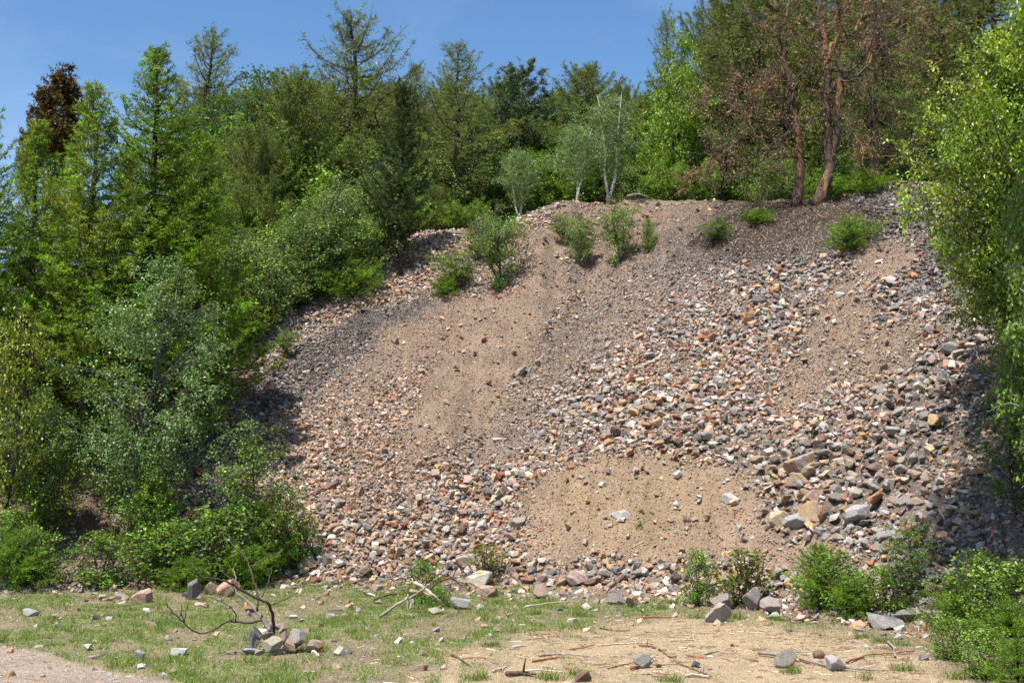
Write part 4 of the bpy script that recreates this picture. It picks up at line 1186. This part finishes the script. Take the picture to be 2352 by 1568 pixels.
# infill of the wood (individuals, hard to tell apart)
rg = np.random.default_rng(77)
fill = 'undergrowth trees filling the wood behind the slope'
k_ = 0
for D, tops, step_ in ((33.0, (395, 470), 52), (36.5, (320, 400), 60), (41, (235, 320), 60), (48, (180, 260), 66)):
    px = 420 + rg.uniform(0, 50)
    while px < 2420:
        Dj = D + rg.uniform(-.8, .8)
        cr = float(np.interp((px - 1176) / F, TBA, TB[:, 2]))
        Dj = max(Dj, cr + 1.5)
        tp_ = rg.uniform(*tops) + (-40 if px > 1500 else 0) + (60 if px < 700 and D < 35 else 0)
        if px > 1850: tp_ -= 40
        kd = ['ash', 'maple', 'birch_shrub', 'beech', 'larch_old_c'][rg.choice(5, p=[.34, .12, .24, .14, .16] if D < 40 else [.2, .12, 0, .28, .4])]
        H0 = {'ash': 5, 'maple': 7, 'birch_shrub': 2.6, 'beech': 9, 'larch_old_c': 8}[kd]
        nm = {'ash': 'ash_tree', 'maple': 'maple_tree', 'birch_shrub': 'birch_tree', 'beech': 'beech_tree', 'larch_old_c': 'larch_tree'}[kd]
        what = {'ash': 'bright green leafy tree', 'maple': 'yellow green leafy tree', 'birch_shrub': 'grey green birch', 'beech': 'dark green leafy tree', 'larch_old_c': 'olive green larch'}[kd]
        g = ground(px, Dj); H_ = top_h(px, Dj, tp_, g)
        if H_ > .8:
            wd_ = {'ash': 1.1, 'maple': 1.0, 'birch_shrub': 1.3, 'beech': 1.25, 'larch_old_c': .85}[kd]
            tree_at(nm, kd, g, H_, H0, rg.uniform(0, 6.28), f'{what} in the dense wood behind the crest', 'tree', fill + ', ' + what, wd_)
            k_ += 1
        px += step_ * rg.uniform(.75, 1.25)
print('infill', k_)

# --- shrubs on the upper slope and crest : kind, px, base py, top py, H0, wide
US = [
    ('birch_shrub', 575, 728, 600, 2.6, 1.1, 'round birch shrub at the very left end of the crest'),
    ('birch_shrub', 520, 760, 640, 2.6, 1.1, 'birch shrub half behind the overhanging larch'),
    ('birch_shrub_b', 690, 672, 570, 2.6, 1.2, 'loose light green shrub on the left crest'),
    ('birch_shrub', 620, 712, 560, 2.6, .95, 'grey green birch shrub at the top left of the scree'),
    ('birch_shrub', 540, 730, 540, 2.6, .9, 'birch shrub between the larches and the upper scree'),
    ('birch_shrub', 700, 640, 500, 2.6, 1.1, 'tall grey green birch shrub left of the leafy birch'),
    ('birch_shrub', 775, 655, 430, 2.6, .8, 'tallest light green birch shrub left of the dark pine'),
    ('birch_shrub_b', 840, 640, 480, 2.6, .9, 'light green birch shrub touching the dark pine'),
    ('birch_shrub', 655, 690, 590, 2.6, 1.3, 'low spreading birch shrub on the bank'),
    ('birch_shrub', 735, 670, 580, 2.6, 1.2, 'low birch shrub above the dark larch bush'),
    ('birch_shrub_b', 1042, 668, 565, 2.6, 1.05, 'round light green shrub on the pale stones'),
    ('larch_low', 1020, 682, 640, 1.2, .7, 'low dark green bush at the foot of the round light shrub'),
    ('birch_shrub_b', 1150, 664, 455, 2.6, .62, 'tall multi-stemmed birch shrub on the upper slope'),
    ('birch_shrub', 1110, 600, 500, 2.6, .9, 'birch shrub just behind the tall multi-stemmed one'),
    ('birch_shrub_b', 1335, 615, 480, 2.6, .6, 'multi-stemmed birch shrub right of the runnel'),
    ('birch_shrub_b', 1425, 605, 445, 2.6, .6, 'thin birch shrub on the bare dirt under the white birch'),
    ('birch_shrub_b', 1295, 560, 480, 2.6, .8, 'small birch shrub at the head of the runnel'),
    ('birch_shrub', 1650, 552, 500, 2.6, 1.3, 'low grey green twiggy shrub left of the dead pines'),
    ('larch_low', 1742, 512, 484, 1.2, 1.4, 'flat green conifer bush below the dead pines'),
    ('larch_young', 1490, 582, 505, 2, .35, 'single bright green sapling on the bare dirt'),
    ('larch_low', 1955, 575, 512, 1.2, 1.0, 'bright green spreading conifer bush beside the grey stones'),
    ('larch_low', 815, 685, 612, 1.2, .85, 'dark green larch bush on the upper left slope'),
    ('larch_low', 745, 680, 630, 1.2, .9, 'dark green larch bush left of the other on the bank'),
    ('birch_shrub_b', 660, 822, 745, 2.6, .7, 'sparse birch sapling on the left scree'),
    ('birch_shrub', 2190, 590, 520, 2.6, 1.0, 'leafy shrub on the grey stones under the oak'),
    ('larch_low', 1985, 448, 400, 1.2, 1.4, 'green bush behind the twin dead pines'),
]
for i_, (kd, px, by, ty, H0, wd_, lab) in enumerate(US):
    g = hit(px, by)
    if g[1] > 60: g = ground(px, 33)
    H_ = at(px, ty, g[1])[2] - g[2]
    tree_at('shrub', kd, g - np.array([0, 0, .02]), H_, H0, i_ * 1.7, lab, 'shrub', 'shrubs on the upper slope', wd_ * 1.45)

# --- shrubs at the foot, left
LSH = [
    ('larch_low', 40, 1352, 1235, 1.2, .95, 'low feathery larch bush at the left edge of the grass'),
    ('leafy_shrub', 20, 1300, 1170, 1.3, 1.0, 'leafy birch shrub behind the leftmost larch bush'),
    ('leafy_shrub', 75, 1340, 1215, 1.3, .9, 'leafy shrub between the two leftmost larch bushes'),
    ('larch_young', 345, 1330, 1120, 2, .8, 'young larch in the middle of the left shrub row'),
    ('birch_sapling', 330, 1335, 1010, 3.4, .8, 'tall birch sapling in the left shrub row, light green top'),
    ('leafy_shrub', 230, 1350, 1225, 1.3, 1.1, 'leafy green shrub left of the young larch'),
    ('leafy_shrub', 390, 1350, 1200, 1.3, 1.1, 'leafy green shrub right of the tall birch sapling'),
    ('larch_low', 420, 1358, 1290, 1.2, 1.1, 'low larch bush behind the dark leaning slab'),
    ('birch_sapling', 570, 1335, 925, 3.4, .78, 'tallest birch sapling rising in front of the scree'),
    ('larch_young', 600, 1335, 1160, 2, .95, 'young larch at the base of the tallest birch sapling'),
    ('birch_sapling', 660, 1318, 1100, 3.4, .95, 'shorter birch sapling right of the tallest one'),
    ('leafy_shrub', 500, 1345, 1170, 1.3, 1.2, 'leafy shrub left of the tallest birch sapling'),
    ('larch_low', 560, 1350, 1265, 1.2, 1.1, 'low larch bush behind the reddish broken rock'),
    ('birch_sapling', 255, 1180, 1030, 3.4, .7, 'small birch sapling on the dark bank'),
    ('leafy_shrub', 690, 1300, 1190, 1.3, .8, 'small leafy shrub at the right end of the left row'),
    # right side
    ('leafy_shrub', 1605, 1392, 1262, 1.3, .6, 'slim leafy shrub behind the pointed boulder'),
    ('twiggy_shrub', 1718, 1395, 1250, .9, 1.1, 'slim reddish green shrub behind the squarish boulder'),
    ('leafy_shrub', 1690, 1392, 1320, 1.3, 1.2, 'low leafy shrub between the two slim shrubs'),
    ('larch_young', 1880, 1400, 1255, 2, 1.05, 'feathery young larch at the left of the right shrub row'),
    ('leafy_shrub', 1925, 1400, 1270, 1.3, 1.0, 'leafy birch shrub mixed with the feathery young larch'),
    ('larch_low', 1960, 1415, 1330, 1.2, 1.1, 'low larch bush behind the wide low rock'),
    ('birch_sapling', 2095, 1380, 1165, 3.4, .95, 'sparse birch sapling rising over the right shrub row'),
    ('leafy_shrub', 2040, 1410, 1300, 1.3, 1.1, 'leafy shrub under the sparse birch sapling'),
    ('larch_low', 2200, 1440, 1340, 1.2, 1.15, 'wide low larch bush near the right edge'),
    ('leafy_shrub', 2260, 1440, 1270, 1.3, 1.0, 'leafy birch shrub near the right edge'),
    ('leafy_shrub', 2340, 1460, 1290, 1.3, 1.1, 'leafy birch shrub at the right edge'),
    ('larch_low', 2330, 1500, 1390, 1.2, 1.0, 'low larch bush at the right edge'),
    ('leafy_shrub', 2180, 1515, 1415, 1.3, 1.0, 'knee-high leafy shoots at the sand edge'),
    ('leafy_shrub', 2270, 1560, 1440, 1.3, 1.0, 'leafy shoots in the lower right corner'),
    ('larch_low', 2310, 1580, 1480, 1.2, .9, 'low larch bush in the lower right corner'),
    ('leafy_shrub', 2225, 1490, 1420, 1.3, 1.2, 'leafy shoots behind the corner shoots'),
    ('birch_sapling', 2335, 1190, 880, 3.4, 1.0, 'birch sapling on the dark right bank'),
    # middle
    ('leafy_shrub', 970, 1385, 1285, 1.3, .85, 'small leafy shrub growing through the brush heap'),
    ('leafy_shrub', 1010, 1395, 1345, 1.3, 1.2, 'low leafy patch right of the brush heap'),
    ('twiggy_shrub', 1118, 1335, 1240, .9, 1.0, 'reddish brown leaved twiggy shrub above the whitish rock'),
]
for i_, (kd, px, by, ty, H0, wd_, lab) in enumerate(LSH):
    if by > 1568: g = hit(px, 1567); D_ = 1.7 / ((1.7 / g[1]) * 1.06); g = ground(px, g[1] - .5)
    else: g = hit(px, by)
    H_ = at(px, ty, g[1])[2] - g[2]
    tree_at('shrub', kd, g - np.array([0, 0, .02]), H_, H0, i_ * 2.3 + .4, lab, 'shrub', 'shrubs along the foot of the slope', wd_ * (.95 if 'larch' in kd else 1.3))

# --- near trees on the right edge
make('oak', *broadleaf(50, 6, 2.8, .06, 300, (.19, .265, .03), .085, .05, 18, .6, 16, up=.15, bark=(.13, .11, .09), trunk=.016, flat=.9, shell=.8), (M_bark, M_leaf))
make('birch_edge', *broadleaf(51, 6, 1.5, .15, 120, (.17, .26, .04), .065, .055, 16, .48, 13, up=.0, droop=.3, bark=(.4, .38, .34), trunk=.012, shell=.8), (M_birch, M_birchleaf))
T('oak_tree', 'oak', 2400, 16.0, 40, 6, 'yellow green oak leaning over the slope on the right', .4, wide=.72)
T('oak_tree', 'oak', 2520, 15.0, 300, 6, 'second yellow green oak, mostly beyond the right edge', 2.4, wide=.75)
T('birch_tree', 'birch_edge', 2500, 11.6, 60, 6, 'birch with glossy leaves hanging in at the right edge', .8, wide=.6)
T('oak_tree', 'oak', 2440, 14.5, 640, 6, 'low yellow green oak bough mass under the birch at the right edge', 1.1, wide=.9)
T('birch_tree', 'birch_edge', 2480, 12.6, 500, 6, 'lower birch at the right edge over the shaded stones', 3.8, wide=.75)

make('oak_shade_caster', *broadleaf(52, 13, 2.3, .64, 170, (.17, .24, .03), .10, .07, 18, .6, 16, up=.15, bark=(.13, .11, .09), lean=(-.22, .16), shell=.5), (M_bark, M_leaf))  # out-of-view oak, added so its leaning crown shades the right-hand stones
tree_at('oak_tree', 'oak_shade_caster', np.array([6.6, 9.0, float(hgt(6.6, 9.0))]), 13, 13, 0, 'unseen tall oak leaning in above the top right, added to shade the stones', 'tree')
# --- the twin dead pines
def dead_tree(name, base, D, limbs, label, seed, scale_r):
    rg = np.random.default_rng(seed)
    org = ground(base[0], D); org[2] -= .05
    root = empty(name, org); tag(root, label, 'tree', 'twin dead pines on the crest')
    D = org[1]; m = D / F
    trunk = Wood(); lims = []; lv = Leaves()
    for li, (pts, r0, r1, dep) in enumerate(limbs):
        pp = c3(pts); n = len(pp)
        P3 = np.array([at(x, y, D + dep * (i_ / (n - 1)) ** 1.2) for i_, (x, y) in enumerate(pp)])
        if li == 0: P3[0] = org
        P3 = refine(P3, 4) - org
        P3[1:-1] += rg.normal(0, .012, P3[1:-1].shape)
        rad = np.linspace(r0, r1, len(P3)) * m
        if li == 0: rad[:3] *= np.array([1.5, 1.25, 1.1])
        (trunk if li < scale_r else None) and trunk.tube(P3, rad, 10)
        if li >= scale_r:
            wl = Wood(); wl.tube(P3, rad, 7); lims.append(wl)
        else: wl = trunk
        # crooked side branches with twigs and withered leaves
        Ls = np.linalg.norm(np.diff(P3, axis=0), axis=1).sum()
        nb = int(Ls / (.15 if li >= scale_r else .5))
        for _ in range(nb):
            k = rg.integers(len(P3) // 3 if li < scale_r else 2, len(P3))
            p = P3[k]; tang = unit(P3[min(k + 1, len(P3) - 1)] - P3[k - 1])
            d = unit(tang * .5 + rand_dir(rg, 1)[0] * .9 + np.array([0, 0, .12]))
            ln = rg.uniform(.3, 1.0); q = [p]
            for s in range(6):
                d = unit(d + rand_dir(rg, 1)[0] * .45); q.append(q[-1] + d * ln / 6)
            q = np.array(q); wl.tube(q, np.linspace(min(rad[k] * .6, .03), .006, 7), 5)
            for s in range(5):
                kk = rg.integers(2, 7); e = unit(d * .4 + rand_dir(rg, 1)[0]); l2 = rg.uniform(.12, .35)
                e2 = q[kk] + e * l2 * .5; e3 = e2 + unit(e + rand_dir(rg, 1)[0] * .5) * l2 * .5
                wl.tube(np.array([q[kk], e2, e3]), [.006, .004, .0025], 3)
                if rg.random() < .6:
                    nn = rg.integers(6, 15)
                    C = e3 + rg.normal(0, .045, (nn, 3)); A = unit(rand_dir(rg, nn) + np.array([0, 0, -.6]))
                    lv.leaves(rg, C, A, rg.uniform(.05, .085, nn), .03, tints(rg, (.20, .13, .075), nn, .4), .2)
    trunk.build('trunk', M_dead, root, (.07, .045, .035))
    for i_, wl in enumerate(lims):
        if wl.n:
            wl.build('branch', M_dead if i_ % 3 == 0 else M_bark, root, (.075, .055, .045))
    lv.build('withered_leaves', M_dryleaf, root)
    return root


T2 = [
    ([(1100, 1180), (1110, 1000), (1112, 900), (1105, 750), (1095, 600), (1100, 450), (1090, 330), (1085, 220), (1062, 150), (1050, 60), (1085, -60)], 13, 2.4, .3),
    ([(1125, 950), (1155, 800), (1160, 650), (1175, 500), (1182, 420), (1165, 360), (1150, 250), (1180, 190), (1150, 120), (1180, 20), (1170, -60)], 8.5, 2.0, -.4),
    ([(1172, 520), (1260, 455), (1340, 385), (1372, 310), (1350, 285), (1385, 200), (1440, 130), (1500, 60), (1520, -30)], 4.2, 1.2, -1.0),
    ([(1365, 335), (1450, 290), (1540, 235), (1650, 205), (1770, 215)], 2.8, .8, 1.0),
    ([(1105, 550), (1150, 500), (1210, 450), (1290, 360), (1350, 270), (1380, 220), (1400, 120)], 4.0, 1.2, .9),
    ([(1112, 360), (1125, 260), (1220, 230), (1300, 110), (1320, 20), (1330, -50)], 3.8, 1.6, .6),
    ([(1092, 350), (1050, 340), (1000, 270), (960, 220), (900, 200)], 2.2, .7, -.8),
    ([(1140, 905), (1200, 870), (1300, 850), (1440, 860), (1520, 865), (1600, 825)], 3.6, .7, .5),
    ([(1150, 655), (1210, 690), (1260, 770), (1305, 850), (1310, 960)], 1.8, .7, -.8),
    ([(1095, 640), (1030, 680), (960, 720), (880, 770), (780, 840), (690, 960)], 2.2, .7, -.9),
    ([(1130, 640), (1145, 560), (1150, 500)], 2.0, .8, -.5),
    ([(1375, 378), (1500, 350), (1600, 380), (1700, 410)], 2.0, .7, .9),
    ([(1185, 625), (1300, 590), (1400, 600), (1560, 640)], 1.8, .6, .8),
    ([(1080, 230), (980, 150), (900, 110), (830, 90)], 2.0, .6, -.8),
    ([(1320, 20), (1420, -20), (1500, -60)], 1.8, .8, .9),
    ([(1440, 130), (1560, 110), (1680, 60)], 1.6, .6, .6),
    ([(1220, 230), (1180, 130), (1160, 30)], 1.8, .7, -.6),
    ([(1380, 220), (1480, 190), (1600, 120), (1700, 90)], 1.6, .6, .2),
]
T1 = [
    ([(955, 1160), (940, 1000), (935, 900), (925, 780), (905, 680), (885, 570), (875, 450), (850, 370), (840, 290), (812, 200), (845, 150), (868, 60), (880, -20)], 10.5, 1.8, .4),
    ([(915, 780), (870, 740), (820, 715), (730, 700), (660, 660), (630, 590), (640, 530)], 3.4, 1.0, -.8),
    ([(895, 600), (908, 500), (880, 480), (800, 430)], 2.6, .8, .6),
    ([(850, 730), (838, 620), (852, 530), (830, 440)], 2.4, .7, -.6),
    ([(928, 925), (860, 920), (800, 950), (740, 965)], 2.8, .8, -.6),
    ([(915, 830), (860, 820), (800, 800), (700, 880), (600, 930), (480, 960)], 2.6, .7, .8),
    ([(730, 700), (640, 760), (560, 790), (450, 830)], 2.0, .6, -1.2),
    ([(780, 712), (650, 680), (500, 600), (360, 615)], 2.0, .6, 1.0),
    ([(880, 560), (760, 590), (620, 590), (560, 560), (420, 570)], 2.2, .6, -.9),
    ([(850, 370), (760, 260), (640, 240)], 1.8, .6, .7),
    ([(878, 480), (760, 480), (640, 520), (560, 500)], 1.8, .6, .6),
    ([(915, 790), (800, 880), (700, 960), (560, 1050), (400, 1110)], 2.4, .6, -.9),
    ([(812, 200), (780, 130), (715, 85)], 1.6, .6, .4),
    ([(640, 760), (520, 880), (400, 960), (260, 1060)], 1.6, .5, -1.0),
    ([(880, 500), (980, 400), (1060, 330)], 1.6, .5, .5),
]
dead_tree('dead_pine', (1893, 448), 27.3, T2, 'larger dead pine with peeling orange bark and two stems', 61, 2)
dead_tree('dead_pine', (1842, 442), 27.8, T1, 'slimmer dead pine with withered brown leaves, left of the larger one', 62, 1)

# ------------------------------------------------------------------ grass, twigs and chips on the flat
rg = np.random.default_rng(90)
n = 620000
y = np.sqrt(rg.uniform(9.6 ** 2, 20.5 ** 2, n)); a = rg.uniform(-.46, .46, n); x = a * y
z = hgt(x, y); px, py = project(np.stack([x, y, z], -1))
ft = np.interp(a, TBA, TB[:, 1])
gm = grass_mask(px, py) * smooth(ft + .15 - y, -.1, .5)
tuft = smooth(vnoise(x * 9, y * 9), .45, .8) * .8 + .2
keep = rg.random(n) < gm * tuft * 1.5
x, y, z = x[keep], y[keep], z[keep]; n = len(x); print('grass', n)
lv = Leaves()
C = np.stack([x, y, z - .005], -1)
A = unit(rand_dir(rg, n) * .75 + np.array([0, 0, 1.0]))
dry = (rg.random((n, 1)) < .3)
c = np.where(dry, np.array([.36, .31, .12]), np.array([.14, .23, .04])) * np.exp(rg.normal(0, .25, (n, 1)))
Ln = rg.uniform(.016, .05, n) * (1 + 1.1 * smooth(vnoise(x * 4.2 + 3, y * 4.2), .6, .85)) * np.where(vnoise(x * 2, y * 2) > .62, 1.6, 1.0)
A[dry[:, 0], 2] *= .5; A = unit(A)
lv.blades(rg, C, A, Ln, .0075, c)
# separate tussocks, on sand and between stones
for (tx, ty, s, k) in [(1130, 1484, .10, 150), (1100, 1560, .12, 160), (1260, 1560, .12, 180), (1540, 1565, .1, 140), (1320, 1550, .08, 90), (1470, 1210, .09, 90), (1575, 1062, .08, 70), (1440, 1035, .08, 60),
                       (1200, 1135, .07, 60), (1780, 1108, .08, 70), (1330, 1415, .1, 140), (1230, 1410, .1, 140), (1520, 1398, .12, 160), (1820, 1545, .1, 120), (2030, 1475, .12, 120), (2070, 1482, .1, 90), (1980, 1465, .1, 90),
                       (1545, 1388, .12, 160), (1600, 1420, .1, 100), (1690, 1420, .14, 150), (1790, 1425, .1, 120), (1010, 1380, .12, 160), (960, 1400, .12, 160), (2310, 1015, .12, 120), (2260, 1060, .12, 120), (2330, 1110, .15, 140),
                       (2200, 1080, .12, 100), (2340, 1040, .15, 100), (2290, 1130, .15, 120), (2070, 1135, .06, 40), (1910, 1150, .06, 40), (1140, 1385, .12, 170), (1180, 1360, .1, 120), (2080, 1540, .12, 100), (2200, 1560, .12, 120), (1990, 1560, .1, 60)]:
    P = hit(tx, min(ty, 1566)); k = k
    C = P + np.stack([rg.normal(0, s * .5, k), rg.normal(0, s * .5, k), np.zeros(k)], -1); C[:, 2] = hgt(C[:, 0], C[:, 1])
    A = unit(rand_dir(rg, k) * .7 + np.array([0, 0, 1.0]))
    dr = rg.random((k, 1)) < (.2 if ty > 1150 or tx < 2100 else .6)
    lv.blades(rg, C, A, s * rg.uniform(.4, 1.1, k), .007, np.where(dr, np.array([.36, .28, .13]), np.array([.12, .21, .03])) * np.exp(rg.normal(0, .25, (k, 1))))
go = lv.build('grass', M_grass)
tag(go, 'short patchy green and straw coloured grass on the level ground', 'grass', None, 'stuff')

# twigs and chips
n = 60000
y = np.sqrt(rg.uniform(9.6 ** 2, 20 ** 2, n)); a = rg.uniform(-.46, .46, n); x = a * y
z = hgt(x, y); px, py = project(np.stack([x, y, z], -1)); ft = np.interp(a, TBA, TB[:, 1])
sm = sand_mask(px, py)
p = (.30 * sm * smooth(fbm(px / 60, py / 14, 3), .38, .6) + .03 + .25 * gauss(px, py, 2050, 1510, 180, 40)) * smooth(ft - y, -.2, .3)
keep = rg.random(n) < p
x, y, z = x[keep], y[keep], z[keep]; n = len(x); print('twigs', n)
th = rg.normal(0, .5, n); ln = rg.exponential(.03, n) + .012; ln = np.minimum(ln, .2)
A = np.stack([np.cos(th), np.sin(th) * 1.0, rg.normal(0, .08, n)], -1); A = unit(A)
C = np.stack([x, y, z + .004], -1)
wd_ = .0018 + ln * .018 + rg.uniform(0, .002, n)
B = unit(np.cross(A, [0, 0, 1.0])); U = np.cross(B, A)
c = np.array([(.10, .06, .045), (.17, .09, .055), (.40, .33, .25), (.26, .13, .075), (.55, .48, .38)])[rg.choice(5, n, p=[.34, .26, .14, .18, .08])]
bend = B * (rg.normal(0, .10, n) * ln)[:, None]
secs = []
for t, off_ in ((-.5, 0), (0, 1), (.5, 0)):
    ctr = C + A * (ln * t)[:, None] + bend * off_
    for (u, v) in ((1, 0), (-.6, 1), (-.6, -.4)):
        secs.append(ctr + B * (wd_ * u)[:, None] + U * (wd_ * (v + .6))[:, None])
V = np.stack(secs, 1)
qd = np.array([[0, 1, 4, 3], [1, 2, 5, 4], [2, 0, 3, 5], [3, 4, 7, 6], [4, 5, 8, 7], [5, 3, 6, 8]])
Q = (qd[None] + (np.arange(n) * 9)[:, None, None]).reshape(-1, 4)
o = mesh_np('twig_litter', V.reshape(-1, 3), [Q], M_wood, np.repeat(c, 9, 0))
tag(o, 'small broken twigs and bark chips strewn over the sand', 'litter', None, 'stuff')

# sawdust-like grains and small chips on the sand, gravel on the path
n = 700000
y = np.sqrt(rg.uniform(9.6 ** 2, 17 ** 2, n)); a = rg.uniform(-.46, .46, n); x = a * y
z = hgt(x, y); px, py = project(np.stack([x, y, z], -1))
sm = sand_mask(px, py); pm = path_mask(px, py)
keep = rg.random(n) < (.55 * sm + .55 * pm + .05)
x, y, z, sm, pm = x[keep], y[keep], z[keep], sm[keep], pm[keep]; n = len(x)
c = np.where((rg.random(n) < pm)[:, None], PA[rg.choice(len(PN), n, p=W_warm * .5 + W_cold * .5)], np.array([.38, .29, .17]) * np.exp(rg.normal(0, .25, (n, 1))))
sz = rg.uniform(.006, .016, n)
P = np.stack([x, y, z + sz * .1], -1)
tet = [(np.array([[1, 0, 0], [-.5, .8, 0], [-.5, -.8, 0], [0, 0, .9], [.2, .1, -.8]], float), np.array([[0, 1, 3], [1, 2, 3], [2, 0, 3]]))]
V, Fc, Tt = scatter(rg, P, sz, c, tet, .4, .7)
o = mesh_np('sand_grains', V, [Fc], M_stone, Tt)
tag(o, 'coarse yellow grains and grit covering the bare level ground', 'grit', None, 'stuff')

# withered leaves and twigs lying under the dead pines and on the left bank
n = 70000
y = np.sqrt(rg.uniform(17.5 ** 2, 32 ** 2, n)); a = rg.uniform(-.46, .45, n); x = a * y
z = hgt(x, y); px, py = project(np.stack([x, y, z], -1))
p = np.clip(gauss(px, py, 1850, 500, 170, 45) * .9 + gauss(px, py, 1700, 550, 160, 30) * .5 + gauss(px, py, 2290, 1080, 110, 90) * .6 + gauss(px, py, 180, 1140, 190, 70) * .5, 0, 1)
keep = rg.random(n) < p; x, y, z = x[keep], y[keep], z[keep]; n = len(x)
lv = Leaves(); C = np.stack([x, y, z + .01], -1); A = unit(rand_dir(rg, n) * np.array([1, 1, .35]))
lv.leaves(rg, C, A, rg.uniform(.04, .08, n), .03, tints(rg, (.17, .10, .06), n, .35), 1.2)
o = lv.build('leaf_litter', M_dryleaf)
tag(o, 'brown fallen leaves lying below the dead pines and on the banks', 'leaf litter', None, 'stuff')
print('done', len(bpy.data.objects))
